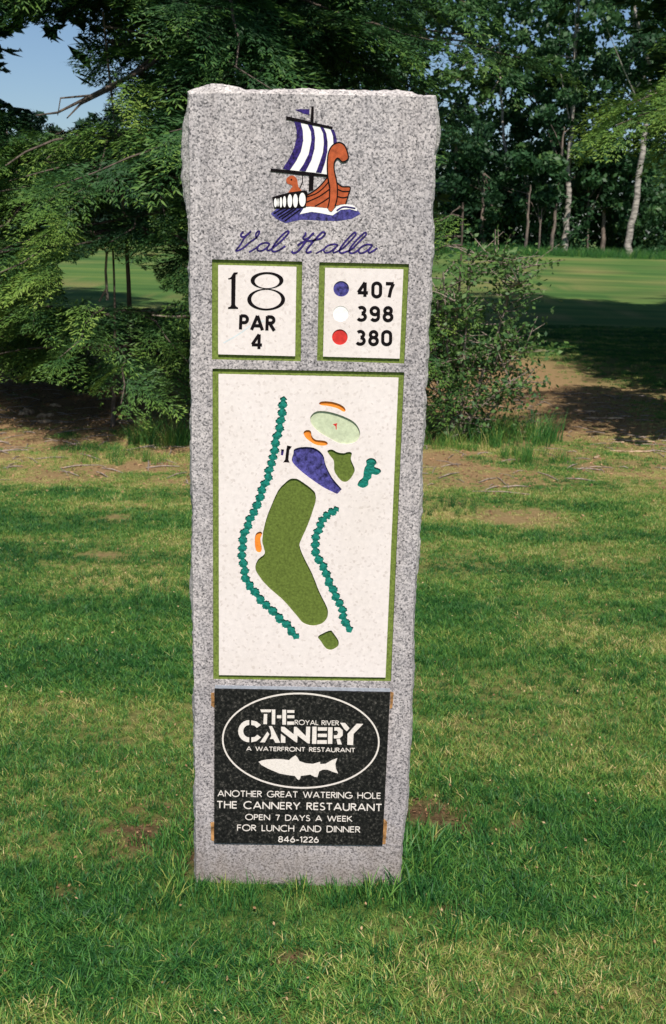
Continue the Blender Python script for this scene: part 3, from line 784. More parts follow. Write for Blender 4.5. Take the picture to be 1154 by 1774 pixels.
strokes_mesh('oar', [{'p': E(p)} for p in ([(190, 1225), (90, 1282)], [(250, 1228), (130, 1302)], [(300, 1230), (150, 1325)], [(335, 1232), (180, 1340)], [(390, 1232), (215, 1362)])], mm(1.7), M['black'], .0008, em)
ep('hull', [[(445, 1080), (540, 1030), (620, 960), (695, 865), (720, 980), (725, 1100), (700, 1222), (600, 1212), (445, 1200)], [(785, 935), (850, 980), (940, 985), (925, 1060), (890, 1175), (780, 1190)]], 'redbrown', .0008, False)
strokes_mesh('hull_line', [{'p': spline(E(p), False)} for p in ([(450, 1100), (560, 1060), (640, 1000), (700, 930)], [(455, 1155), (600, 1090), (712, 1010)], [(550, 1200), (640, 1150), (712, 1100)],
     [(800, 1010), (860, 1035), (930, 1035)], [(795, 1090), (860, 1105), (912, 1095)], [(445, 1085), (540, 1030), (620, 960), (695, 868)], [(795, 938), (850, 980), (940, 988), (925, 1060), (892, 1172)])], mm(1.7), M['black'], .0013, em)
ep('figurehead', [[(690, 860), (688, 700), (700, 600), (740, 530), (800, 495), (850, 500), (890, 545), (922, 650), (900, 692), (850, 707), (815, 672), (790, 672), (765, 720), (765, 800), (795, 950), (797, 1100), (772, 1200), (730, 1258), (692, 1215), (712, 1130), (716, 980), (700, 900)]], 'redbrown', .0018, True, 'red-brown prow with curled head')
strokes_mesh('figurehead_outline', [{'p': spline(E(p), False)} for p in ([(716, 1000), (692, 860), (688, 700), (702, 600), (740, 530), (800, 495), (850, 502), (890, 545), (922, 650), (900, 692), (850, 707), (815, 672), (790, 672), (765, 720), (765, 800), (795, 950), (797, 1100), (772, 1200)], [(714, 990), (710, 1130), (692, 1215)])], mm(2.0), M['black'], .0023, em)
ep('stern_figure', [[(232, 900), (260, 870), (310, 862), (350, 900), (365, 980), (402, 1030), (400, 1068), (258, 1068), (278, 1010), (302, 982), (280, 960), (240, 945)]], 'redbrown', .0004)
polys_mesh('stern_eye', [circ(E, 288, 905, 10, 10)], M['black'], .0010, em, amp=0)
ep('shield_row', [[(75, 1098), (250, 1050), (440, 1022), (468, 1045), (448, 1215), (270, 1225), (98, 1225)]], 'black', .0013, False)
for a, c, rx, ry in ((112, 1162, 17, 50), (140, 1160, 8, 46), (172, 1158, 15, 58), (212, 1150, 18, 62), (272, 1142, 26, 74), (333, 1140, 27, 76), (410, 1128, 37, 78)):
    polys_mesh('shield', [E([(a + rx * math.cos(t * .3927), c + ry * math.sin(t * .3927)) for t in range(16)])], M['purewhite'], .0018, em, amp=0)
nmt = empty('course_name', (0, 0, 0), None, None); nmt.parent = stone
A1 = Zm(400, 390, 8.877); A2 = Zm(500, 390, 7.2125)
sc = [(A1, [(185, 92), (183, 115), (158, 138), (160, 172), (200, 182), (250, 150), (312, 92)], 3.4), (A1, [(245, 155), (200, 210), (140, 310), (80, 388), (120, 388), (200, 345), (300, 258), (385, 200), (430, 135), (440, 98), (418, 95), (388, 130), (386, 182), (402, 208)], 2.9),
      (A1, [(280, 415), (390, 352), (450, 295), (520, 272), (600, 288)], 2.6), (A1, [(600, 288), (540, 270), (455, 295), (408, 350), (415, 388), (470, 395), (545, 355), (600, 288)], 2.9), (A1, [(600, 288), (562, 350), (565, 388), (610, 378), (645, 345)], 2.9),
      (A1, [(645, 345), (700, 310), (800, 220), (880, 130), (888, 98), (855, 98), (745, 200), (655, 320), (632, 382), (665, 408), (740, 385), (840, 320)], 3.0),
      (A2, [(205, 90), (214, 112), (182, 155), (198, 175), (250, 158), (318, 95)], 3.2), (A2, [(308, 102), (235, 180), (155, 285), (105, 335), (62, 346), (35, 325)], 3.4),
      (A2, [(115, 255), (150, 225), (220, 198), (290, 195), (340, 182), (405, 165), (455, 115), (447, 92), (412, 95), (330, 180), (262, 260), (222, 318), (240, 346), (290, 325)], 3.2),
      (A2, [(340, 355), (440, 300), (500, 252), (560, 238), (620, 248)], 2.6), (A2, [(620, 248), (560, 240), (482, 262), (442, 310), (462, 345), (520, 332), (572, 292), (620, 248)], 2.9), (A2, [(620, 248), (562, 312), (565, 345), (625, 320)], 2.9),
      (A2, [(625, 320), (690, 280), (770, 200), (832, 130), (838, 98), (812, 100), (722, 190), (652, 280), (636, 325), (662, 350), (725, 330)], 3.0),
      (A2, [(725, 330), (790, 300), (880, 210), (960, 130), (968, 100), (945, 98), (852, 185), (782, 270), (757, 320), (778, 350), (830, 340), (870, 310)], 3.0),
      (A2, [(870, 310), (920, 268), (980, 240), (1050, 250)], 2.6), (A2, [(1050, 250), (980, 242), (902, 278), (877, 325), (902, 350), (960, 332), (1012, 292), (1050, 250)], 2.9), (A2, [(1050, 250), (1005, 312), (1008, 345), (1052, 325), (1110, 285)], 2.9)]
strokes_mesh('lettering', [{'p': spline(zf(p), False, 5), 'w': mm(wd_)} for zf, p, wd_ in sc], .003, M['navy'], 0, nmt)
nmt['label'] = 'dark blue script lettering'
# pale smear across the number panel
strokes_mesh('smear', [{'p': n4([(60, 1105), (200, 1030), (330, 945), (440, 858)]), 'w': mm(2.6)}, {'p': n4([(590, 800), (645, 790)]), 'w': mm(4)}], .003, M['smear'], -.0006, pn, th=.0007)
# ---- black plaque
pq = plate('plaque', dense(rect_plq, .004, .0002), M['plaque'], .005, .0052, stone, label='black granite plaque with white restaurant lettering')
el = lambda k, dx: [(565 + (445 + dx) * math.cos(2 * math.pi * i / k), 334 + (269 + dx) * math.sin(2 * math.pi * i / k) + 8 * math.cos(2 * math.pi * i / k)) for i in range(k)]
plate('oval_ring', z6(el(72, 4.5)), M['letter'], .0054, .0006, pq, [z6(el(72, -4.5))])
fz = Zm(430, 1290, 6.411)
polys_mesh('fish', [fz([(118, 178), (150, 165), (200, 155), (300, 147), (380, 150), (455, 160), (490, 130), (525, 108), (545, 125), (572, 172), (640, 195), (720, 202), (760, 190), (800, 180), (802, 205), (860, 200), (930, 160), (990, 138), (968, 200), (975, 255), (1000, 308), (940, 290), (880, 265), (830, 265), (790, 285), (770, 348), (740, 345), (690, 320), (640, 328), (585, 335), (578, 365), (565, 380), (545, 368), (520, 335), (440, 325), (350, 308), (240, 262), (150, 215)])], M['letter'], .005, pq, amp=.0001)
tq = Zm(370, 1360, 3.7226); lg = Zm(400, 1215, 4.808)
for s_, zf, p0, p1, cap, wd_, gp, spc in (
    ('ANOTHER GREAT WATERING HOLE', tq, (30, 65), (1076, 81), 38, 1.75, .20, .62), ('THE CANNERY RESTAURANT', tq, (24, 141), (1083, 160), 45, 2.3, .22, .60),
    ('OPEN 7 DAYS A WEEK', tq, (208, 216), (892, 228), 35, 1.75, .20, .62), ('FOR LUNCH AND DINNER', tq, (156, 286), (943, 298), 38, 1.8, .20, .62), ('846-1226', tq, (420, 359), (676, 363), 36, 1.9, .20, .5),
    ('ROYAL RIVER', lg, (535, 185), (898, 191), 38, 1.35, .18, .5), ('A WATERFRONT RESTAURANT', lg, (133, 401), (1033, 415), 34, 1.45, .19, .6)):
    strokes_mesh('lettering', text_strokes(s_, zf, p0, p1, cap, gp, spc), mm(wd_), M['letter'], .005, pq, th=.0002)
big = [[(247, 60), (342, 60), (332, 82), (255, 82)], [(277, 97), (305, 97), (302, 182), (272, 180)], [(343, 60), (372, 60), (370, 184), (342, 182)], [(385, 108), (422, 108), (422, 132), (385, 132)],
       [(430, 62), (462, 62), (460, 185), (430, 185)], [(470, 65), (530, 65), (530, 87), (470, 87)], [(470, 108), (530, 108), (530, 132), (470, 132)], [(470, 160), (527, 160), (527, 186), (470, 186)],
       [(155 + 92 * math.cos(R(a)), 240 + 92 * math.sin(R(a))) for a in range(90, 271, 15)] + [(155 + 50 * math.cos(R(a)), 240 + 52 * math.sin(R(a))) for a in range(270, 89, -15)],
       [(172, 150), (215, 160), (252, 188), (218, 212), (198, 193), (172, 188)], [(172, 332), (172, 292), (200, 288), (222, 270), (252, 292), (215, 322)],
       [(245, 332), (285, 332), (322, 265), (306, 243)], [(318, 198), (345, 198), (412, 336), (372, 336), (355, 305), (325, 305), (338, 282), (334, 240)],
       [(418, 262), (455, 290), (455, 337), (418, 335)], [(420, 203), (448, 205), (524, 266), (527, 204), (548, 205), (625, 280), (628, 203), (662, 203), (658, 342), (640, 340), (556, 275), (553, 335), (540, 330), (420, 238)],
       [(680, 203), (715, 203), (713, 345), (677, 345)], [(725, 208), (803, 208), (800, 235), (725, 235)], [(725, 262), (800, 262), (800, 288), (725, 288)], [(720, 315), (800, 315), (800, 345), (720, 345)],
       [(810, 208), (848, 208), (845, 345), (808, 345)], [(862, 208), (905, 208), (932, 232), (932, 275), (905, 300), (858, 300), (858, 275), (885, 272), (895, 250), (885, 235), (862, 235)], [(880, 308), (908, 304), (925, 350), (890, 350)],
       [(910, 170), (952, 172), (988, 215), (966, 240), (945, 222)], [(1048, 178), (1102, 180), (1022, 262), (1018, 355), (970, 352), (972, 262)]]
polys_mesh('logo_lettering', [lg(p) for p in big], M['letter'], .005, pq, amp=0)
# sealant showing at the plaque's edges
plate('sealant', dense([Q(373, 1187), Q(676, 1192.5), Q(676, 1198), Q(372, 1192)], .004, .0006), M['seal_grey'], .0012, .003, stone, label='grey sealant line')
for qd in ([(365.5, 1200), (371.5, 1200), (371.5, 1226), (366, 1222)], [(676.5, 1198), (682, 1200), (680, 1225), (675.5, 1228)], [(365, 1425), (371, 1424), (371, 1457), (366, 1455)], [(664.5, 1418), (671, 1424), (668, 1462), (663, 1462)]):
    plate('sealant', dense([Q(*p) for p in qd], .003, .001), M['seal_rust'], .001, .003, stone, label='rust-stained sealant')
# ------------------------------------------------------------------ trees
class Tubes:
    def __init__(s): s.V = []; s.F = []; s.n = 0
    def add(s, pts, rad, k=6):
        pts = np.asarray(pts, float); nn = len(pts)
        T = np.gradient(pts, axis=0); T /= np.linalg.norm(T, axis=1)[:, None] + 1e-9
        up = np.array([0, 0, 1.]) if abs(T[0, 2]) < .9 else np.array([1., 0, 0])
        for i in range(nn):
            a = np.cross(T[i], up); a /= np.linalg.norm(a) + 1e-9; c = np.cross(T[i], a)
            ang = np.arange(k) * 2 * math.pi / k
            s.V.append(pts[i] + rad[i] * (np.cos(ang)[:, None] * a + np.sin(ang)[:, None] * c))
        for i in range(nn - 1):
            for j in range(k):
                q = s.n + i * k; s.F.append((q + j, q + (j + 1) % k, q + k + (j + 1) % k, q + k + j))
        s.n += nn * k
    def prune(s, base, polys):
        V = np.concatenate(s.V); F = np.array(s.F); c = V[F].mean(1) + base
        F = F[~in_gaps(c, polys)]; u, inv = np.unique(F, return_inverse=True); s.V = [V[u]]; s.F = inv.reshape(F.shape); s.n = len(u)
    def build(s, name, mat, parent, label=None):
        o = link(name, mesh_np(name, np.concatenate(s.V), s.F, None, True), mat, parent)
        if label: o['label'] = label
        return o

def spray_proto(L, step, ll, lw, seed, droop=.35):
    r = np.random.default_rng(seed); Q_ = []; T = []
    def leaflet(p, az, pit, l, wd, roll, t):
        d = np.array([math.cos(az) * math.cos(pit), math.sin(az) * math.cos(pit), math.sin(pit)])
        s_ = np.array([-math.sin(az), math.cos(az), 0]) * math.cos(roll) + np.array([0, 0, 1]) * math.sin(roll)
        Q_.append([p, p + d * l * .45 + s_ * wd / 2, p + d * l, p + d * l * .45 - s_ * wd / 2]); T.append(t)
    x = step * .6; sd = 1
    while x < L:
        u = x / L; p = np.array([x, r.normal(0, .004), -droop * L * u * u])
        for sd in (-1, 1):
            tl = L * .45 * (1 - u) ** .8 * r.uniform(.6, 1.2) + ll * .6
            az = sd * R(r.uniform(44, 60)); y = 0
            while y < tl:
                q = p + np.array([math.cos(az) * y, math.sin(az) * y, -.5 * droop * y * (y / max(tl, .01)) + r.normal(0, .006)])
                for s2 in (-1, 1):
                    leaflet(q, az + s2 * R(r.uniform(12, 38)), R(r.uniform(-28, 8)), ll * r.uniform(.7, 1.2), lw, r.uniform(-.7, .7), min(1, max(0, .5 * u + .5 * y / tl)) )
                y += ll * .62
        leaflet(p, R(r.uniform(-15, 15)), R(-15), ll * 1.1, lw, r.uniform(-.5, .5), u)
        x += step
    return np.array(Q_), np.array(T)
SP_F = [spray_proto(.42, .034, .036, .0085, 500 + i) for i in range(7)]         # fine, for trees close by
SP_C = [spray_proto(.55, .095, .11, .045, 520 + i) for i in range(5)]          # coarse, for trees out of the frame

def place_sprays(protos, S):
    """S rows: x y z az pitch roll scale tint"""
    S = np.asarray(S); pick = rng.integers(0, len(protos), len(S)); Vs = []; Ts = []
    for k, (Qd, T) in enumerate(protos):
        s = S[pick == k]
        if not len(s): continue
        ca, sa = np.cos(s[:, 3]), np.sin(s[:, 3]); cp, sp = np.cos(s[:, 4]), np.sin(s[:, 4]); cr, sr = np.cos(s[:, 5]), np.sin(s[:, 5])
        X_ = np.stack([ca * cp, sa * cp, sp], 1); Y0 = np.stack([-sa, ca, 0 * ca], 1); Z0 = np.cross(X_, Y0)
        Y_ = cr[:, None] * Y0 + sr[:, None] * Z0; Z_ = np.cross(X_, Y_)
        Mx = np.stack([X_, Y_, Z_], 1) * s[:, 6][:, None, None]              # rows are the axes
        P_ = np.einsum('qvi,sij->sqvj', Qd, Mx) + s[:, None, None, :3]
        t = s[:, 7][:, None] - .16 + rng.normal(0, .07, (len(s), 1)) + .62 * T[None] ** 1.4 + rng.normal(0, .05, (len(s), len(T)))  # pale new-growth tips; inner needles tinted darker to paint shade inside the crown
        Vs.append(P_.reshape(-1, 3)); Ts.append(np.repeat(t.ravel(), 4))
    V = np.concatenate(Vs); return V, np.arange(len(V)).reshape(-1, 4), np.clip(np.concatenate(Ts), 0, 1)

def hemlock(loc, height, r0, specs, protos, label, group=None, keep=None, lean=(0, 0), detail=1.0, name='hemlock_tree', whorl=0, bare=(), pale=(), gaps=True, clump=.44):
    if gaps is True: gaps = [gap_sky, gap_fw, gap_low]
    """specs: (z0, z1, number of branches, length at z0, length at z1, az0, az1, tint)"""
    zg = float(gz(loc[0], loc[1])); root = empty(name, (loc[0], loc[1], zg), label, 'tree', group)
    base = np.array([loc[0], loc[1], zg]); tb = Tubes(); zz = np.linspace(-.1, height, 14)
    cl = lambda z: np.array([lean[0] * z + .05 * math.sin(z * 1.3), lean[1] * z + .05 * math.cos(z * 1.1), z])
    tb.add([cl(z) for z in zz], [max(.008, r0 * (1 - max(z, 0) / height) ** .8 + (.25 * r0 * math.exp(-max(z, 0) / .25))) for z in zz], 9)
    tb.build('trunk', M['bark'], root)
    br = Tubes(); S = []
    for z0, z1, nb, l0, l1, a0, a1, tn in specs:
        for i in range(nb):
            u = (i + rng.uniform()) / nb; z = z0 + (z1 - z0) * u
            if whorl: z = round(z / whorl) * whorl + rng.normal(0, .03)
            L = (l0 + (l1 - l0) * u) * rng.uniform(.72, 1.15)
            az = R(rng.uniform(a0, a1)); st = cl(z); up = rng.uniform(.02, .28); dr = rng.uniform(.25, .60)
            k = max(4, int(L / .22)); path = []
            for j in range(k + 1):
                t = j / k; path.append(st + np.array([math.cos(az) * L * t, math.sin(az) * L * t, L * (up * t - dr * t * t * .8)]) + rng.normal(0, .012, 3) * (j > 0))
                az += rng.normal(0, .05)
            path = np.array(path)
            if keep is not None and not keep(path[-1] + base): 
                cut_ = [bool(keep(p + base)) for p in path]; m_ = cut_.index(False) if False in cut_ else k + 1
                if m_ < 3: continue
                path = path[:m_]; k = m_ - 1
            br.add(path, np.linspace(.008 + .010 * L * .6, .003, k + 1), 4)
            step = .105 / detail; nS = int(L / step)
            for j in range(nS):
                t = .12 + .88 * (j + rng.uniform()) / nS; f = t * k; a = min(int(f), k - 1); p = path[a] + (path[a + 1] - path[a]) * (f - a)
                sd = 1 if j % 2 else -1
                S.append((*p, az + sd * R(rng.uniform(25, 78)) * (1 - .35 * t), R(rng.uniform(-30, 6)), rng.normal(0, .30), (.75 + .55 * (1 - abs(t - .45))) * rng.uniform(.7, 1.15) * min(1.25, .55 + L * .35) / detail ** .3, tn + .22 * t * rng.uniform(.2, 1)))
            S.append((*path[-1], az, R(-18), 0, .9, tn + .25))
    S = np.array(S)
    if keep is not None: S = S[np.array([bool(keep(s[:3] + base)) and bool(keep(s[:3] + base + .3 * s[6] * np.array([math.cos(s[3]), math.sin(s[3]), -.3]))) for s in S])]
    if gaps: br.prune(base, [gap_skyw, gap_fww, gap_low])
    s_F = list(map(tuple, br.F)); br.F = s_F
    for pth, rad in bare: br.add(np.array(pth) - base, rad, 5)
    br.build('branches', M['bark'], root)['kind'] = 'stuff'
    if pale:
        pb = Tubes()
        for pth, rad in pale: pb.add(np.array(pth) - base, rad, 5)
        pb.build('pale_bare_wood', M['twig'], root)
    # clumps and holes through the crown
    if len(S) > 400 and protos is SP_F:
        q = fbm((S[:, 0] + base[0]) * 2.9 + S[:, 2] * .4, S[:, 2] * 3.6 + S[:, 1] * 1.6, 91, 3); S = S[q > clump]
    if protos is SP_F:                       # fine sprays where they can be seen, coarse ones elsewhere
        xs, ys = proj(S[:, :3] + base); near_ = (xs > -230) & (xs < 1390) & (ys > -250) & (ys < 900) & (S[:, 1] + base[1] > .5) & (S[:, 1] + base[1] < base[1] + 1.0)
        coarse = S[~near_]; coarse = coarse[rng.uniform(0, 1, len(coarse)) < .42]; coarse[:, 6] *= 1.35
        V, F, T = place_sprays(SP_F, S[near_])
        if len(coarse) > 4:
            V2, F2, T2 = place_sprays(SP_C, coarse); c2 = V2.reshape(-1, 4, 3).mean(1) + base; x2, y2 = proj(c2)
            ok2 = ~((x2 > -8) & (x2 < 1164) & (y2 > -8) & (y2 < 1500) & (c2[:, 1] > .2) & (c2[:, 1] < base[1] + (.9 if r0 == .17 and base[0] > -2 else 6)))
            V2 = V2.reshape(-1, 4, 3)[ok2].reshape(-1, 3); T2 = T2.reshape(-1, 4)[ok2].ravel(); V = np.concatenate([V, V2]); T = np.concatenate([T, T2])
        F = np.arange(len(V)).reshape(-1, 4)
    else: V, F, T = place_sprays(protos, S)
    if gaps:
        cq = V.reshape(-1, 4, 3).mean(1) + base; kq = ~in_gaps(cq, gaps); kq &= see_sky(cq); kq &= cq[:, 2] > gz(cq[:, 0], cq[:, 1]) + .02
        V = V.reshape(-1, 4, 3)[kq].reshape(-1, 3); T = T.reshape(-1, 4)[kq].ravel(); F = np.arange(len(V)).reshape(-1, 4)
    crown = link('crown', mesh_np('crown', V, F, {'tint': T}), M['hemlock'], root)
    print('FACES', label, len(F)); return root

def in_gaps(P_, polys):
    x_, y_ = proj(P_); x_ = x_ + 26 * (fbm(x_ / 12, y_ / 12, 95) - .5); y_ = y_ + 26 * (fbm(x_ / 12, y_ / 12, 96) - .5); r_ = np.zeros(len(P_), bool)
    for poly in polys:
        c = np.zeros(len(P_), bool)
        for i in range(len(poly)):
            (x1, y1), (x2, y2) = poly[i - 1], poly[i]
            if y1 == y2: continue
            c ^= ((y1 > y_) != (y2 > y_)) & (x_ < (x2 - x1) * (y_ - y1) / (y2 - y1) + x1)
        r_ |= c
    return r_ & (P_[:, 1] > .5)
SKYHOLES = [(762, 105, 22, 16), (790, 75, 14, 20), (800, 150, 20, 12), (830, 105, 14, 16), (855, 70, 10, 8), (905, 85, 12, 10), (895, 45, 12, 7), (1000, 22, 16, 9), (1035, 38, 18, 9), (1060, 75, 26, 9), (1085, 25, 10, 10), (1030, 50, 8, 6), (860, 180, 16, 10),
            (1085, 70, 12, 8), (1015, 118, 7, 6), (775, 180, 14, 9), (920, 175, 12, 7), (968, 195, 7, 8), (810, 232, 9, 5), (880, 230, 7, 12), (1148, 105, 6, 5), (745, 60, 8, 10), (870, 5, 9, 5)]
def see_sky(P_):
    x_, y_ = proj(P_); k = np.ones(len(P_), bool); q = fbm(x_ / 6.5, y_ / 6.5, 77, 5)
    for a, c, rx, ry in SKYHOLES: k &= ((x_ - a) / rx) ** 2 + ((y_ - c) / ry) ** 2 > -.1 + 2.2 * q
    k &= ~((y_ < 245) & (x_ > 735) & (fbm(x_ / 11, y_ / 9, 78) > .63))
    return k | (rng.uniform(0, 1, len(k)) < .10)
def inpoly(px, py, poly):
    c = False
    for i in range(len(poly)):
        (x1, y1), (x2, y2) = poly[i - 1], poly[i]
        if (y1 > py) != (y2 > py) and px < (x2 - x1) * (py - y1) / (y2 - y1) + x1: c = not c
    return c
# openings that the branches leave free, seen from the lawn: the sky at the upper left, the fairway beyond, the wood on the right
gap_sky = [(-20, 62), (30, 55), (45, 40), (70, 38), (82, 62), (95, 65), (100, 100), (112, 40), (140, 40), (128, 88), (125, 128), (150, 142), (188, 160), (178, 190), (135, 212), (100, 225), (60, 192), (-20, 170), (-20, 124), (16, 119), (-20, 112), (-20, 101), (48, 96), (0, 84), (-20, 82)]
gap_skyw = [(-60, 20), (150, 10), (240, 150), (200, 235), (-60, 235)]
gap_fww = [(75, 448), (130, 425), (325, 440), (335, 535), (90, 540)]
gap_fw = [(100, 462), (150, 442), (195, 438), (205, 452), (240, 452), (262, 470), (285, 500), (318, 505), (318, 520), (270, 528), (215, 522), (135, 524), (110, 500)]
gap_r = [(770, 235), (900, 170), (1000, 290), (1200, 300), (1200, 900), (700, 900), (700, 880), (748, 600), (775, 500), (770, 400)]
gap_low = [(-60, 655), (90, 665), (165, 690), (200, 725), (290, 748), (330, 730), (330, 900), (-60, 900)]
gap_stonefront = None
def keep_main(p):
    if p[2] < .1: return False
    if p[1] < 2.8: return False
    x_, y_ = proj(p)
    for g in (gap_sky, gap_fw, gap_r, gap_low):
        if inpoly(x_, y_, g): return False
    return True
pt = lambda px, py, Y: np.array(onplane(px, py, Y))
# big hemlock behind the marker
bare_main = [([pt(330, 60, 8.6), pt(250, 120, 8.0), pt(160, 165, 7.6), pt(100, 195, 7.5), pt(62, 200, 7.4)], [.022, .016, .012, .008, .004]),
             ([pt(280, 90, 8.4), pt(200, 150, 7.9), pt(140, 180, 7.7), pt(116, 205, 7.6)], [.020, .013, .009, .004]),
             ([pt(160, 165, 7.6), pt(105, 170, 7.5), pt(100, 200, 7.5)], [.008, .006, .003])]
pale_main = [([pt(350, 540, 7.7), pt(328, 548, 7.6), pt(300, 549, 7.5), pt(264, 546, 7.4)], [.012, .011, .009, .004])]
hemlock((-1.05, 9.6), 15.5, .17,
        [(2.0, 3.7, 46, 2.9, 2.6, 175, 365, .18), (2.0, 4.2, 20, 2.4, 2.2, 0, 180, .0), (3.7, 6.5, 34, 2.8, 2.5, 0, 360, .1), (0.6, 2.0, 16, 1.9, 2.3, 190, 350, .12), (6.5, 15.2, 60, 2.7, .5, 0, 360, .1)],
        SP_F, 'large dark green hemlock standing directly behind the granite marker', keep=keep_main, detail=.74, whorl=.42, clump=.46, bare=bare_main, pale=pale_main)
# young hemlock at the left, and its lower neighbour
def keep_young(p):
    if p[2] < .12: return False
    x_, y_ = proj(p)
    return not any(inpoly(x_, y_, g) for g in (gap_sky, gap_fw, gap_low))
hemlock((-1.66, 8.35), 3.0, .024,
        [(1.0, 2.75, 32, 1.75, .75, 120, 420, .38), (1.2, 2.5, 14, 1.6, 1.0, 180, 330, .56)],
        SP_F, 'young bright green hemlock with a thin brown trunk at the left of the marker', keep=keep_young, detail=1.0, lean=(-.02, 0), clump=.50, whorl=.36)
b_thin = [([pt(186, 520, 8.0), pt(183, 470, 8.0), pt(185, 436, 8.0)], [.012, .010, .009]), ([pt(184, 500, 8.0), pt(172, 522, 8.0)], [.009, .007])]  # thin trunk in paler bark, its sunlit look put into the colour
hemlock((-1.72, 8.0), 1.35, .018,
        [(.50, 1.10, 17, 1.30, .95, 140, 400, .40)],
        SP_F, 'low leaning hemlock sapling under the young hemlock, above the brown soil', keep=keep_young, detail=1.0, pale=b_thin, clump=.48, whorl=.30)
hemlock((-3.3, 9.9), 3.0, .04,
        [(.45, 2.7, 54, 1.6, 1.1, 180, 420, .12)],
        SP_F, 'dark bushy hemlock at the left edge, behind the young hemlock', keep=keep_young, detail=.9, whorl=.35, clump=.46)
# tree out of the frame on the left whose branch tips reach in, and the two on the right that shade the ground
def keep_left(p):
    x_, y_ = proj(p)
    if x_ > 62: return p[1] > 9 and not inpoly(x_, y_, gap_sky)
    return y_ < 128 or p[2] > 4.5 or x_ < -120
hemlock((-5.9, 10.4), 12.5, .17, [(2.3, 3.9, 26, 2.7, 3.0, -60, 60, .0), (3.9, 7.5, 24, 3.0, 2.2, 0, 360, .0), (7.5, 12, 26, 2.2, .5, 0, 360, .1)],
        SP_F, 'dark hemlock branch tips hanging into the sky at the upper left corner', keep=keep_left, detail=.75)
def keep_right(p):
    x_, y_ = proj(p)
    if p[1] < 4: return False
    if 330 < x_ < 1160 and 0 < y_ < 900:
        if x_ < 985: return y_ < 70 + 60 * math.sin(x_ * .02)
        return y_ < 62 and not inpoly(x_, y_, [(1040, 40), (1100, 30), (1110, 100), (1050, 100)])
    return True
hemlock((5.9, 12.2), 15.5, .20, [(2.6, 4.4, 40, 3.7, 3.6, 110, 290, .22), (4.4, 9.5, 50, 3.7, 2.8, 0, 360, .05), (9.5, 15.2, 34, 2.8, .5, 0, 360, .1)],
        SP_F, 'tall hemlock whose drooping branches enter at the upper right corner', keep=keep_right, detail=.62)
def keep_shade(p):
    x_, y_ = proj(p); return not (-15 < x_ < 1170 and -12 < y_ < 1000 and p[1] > 1)
for (x_, y_, h_, L_, lb) in ((9.6, 13.6, 16, 4.2, 'broad dark hemlock out to the right of the view, shading the grass'), (4.9, 14.6, 13.5, 3.2, 'hemlock further back at the right, its shadow on the fairway edge'),
                         (-4.6, 12.6, 14, 3.2, 'hemlock further back at the left, beyond the left edge'), (13.0, 14.5, 14, 4.2, 'hemlock at the far right beside the fairway'), (-8.5, 13.0, 15, 3.8, 'hemlock far left beside the fairway')):
    hemlock((x_, y_), h_, .2, [(2.8, 7, 34, L_, L_ * .9, 0, 360, .1), (7, h_ - .3, 56, L_ * .9, .5, 0, 360, .1)], SP_C, lb, keep=keep_shade, detail=.33, group='hemlocks beyond the frame edges')

def keep_corner(p):
    x_, y_ = proj(p)
    if x_ > 1175: return p[2] > .3
    return x_ > 985 + 12 * math.sin(y_ * .2) and 105 + .25 * max(0, 1090 - x_) < y_ < 262 - .15 * max(0, 1100 - x_)
hemlock((3.55, 8.3), 4.0, .045, [(2.2, 3.2, 17, 1.85, 1.7, 150, 290, .42)], SP_F, 'lit hemlock boughs reaching in from the right edge, in front of the birch', keep=keep_corner, detail=.95, clump=.45)

# ---- broad-leaved trees of the wood
def leaf_quads(P_, size, tint, upbias=.5):
    n_ = len(P_); nr = rng.normal(0, 1, (n_, 3)); nr[:, 2] += upbias; nr[:, 1] -= upbias * .4; nr /= np.linalg.norm(nr, axis=1)[:, None]
    a = np.cross(nr, rng.normal(0, 1, (n_, 3))); a /= np.linalg.norm(a, axis=1)[:, None] + 1e-9; c = np.cross(nr, a)
    s = size * rng.uniform(.6, 1.3, n_)[:, None]
    V = np.stack([P_ - a * s, P_ + c * s * .55, P_ + a * s, P_ - c * s * .55], 1).reshape(-1, 3)
    return V, np.arange(n_ * 4).reshape(-1, 4), np.clip(np.repeat(tint, 4), 0, 1)
def clump_points(centres, radii, n_each, flat=.7):
    out = []; tid = []
    for c, r_ in zip(centres, radii):
        k = max(3, int(n_each * (r_ / np.mean(radii)) ** 2)); d = rng.normal(0, 1, (k, 3)); d /= np.linalg.norm(d, axis=1)[:, None]
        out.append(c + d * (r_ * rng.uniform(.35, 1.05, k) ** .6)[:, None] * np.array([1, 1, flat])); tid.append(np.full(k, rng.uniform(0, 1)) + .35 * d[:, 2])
    return np.concatenate(out), np.concatenate(tid)
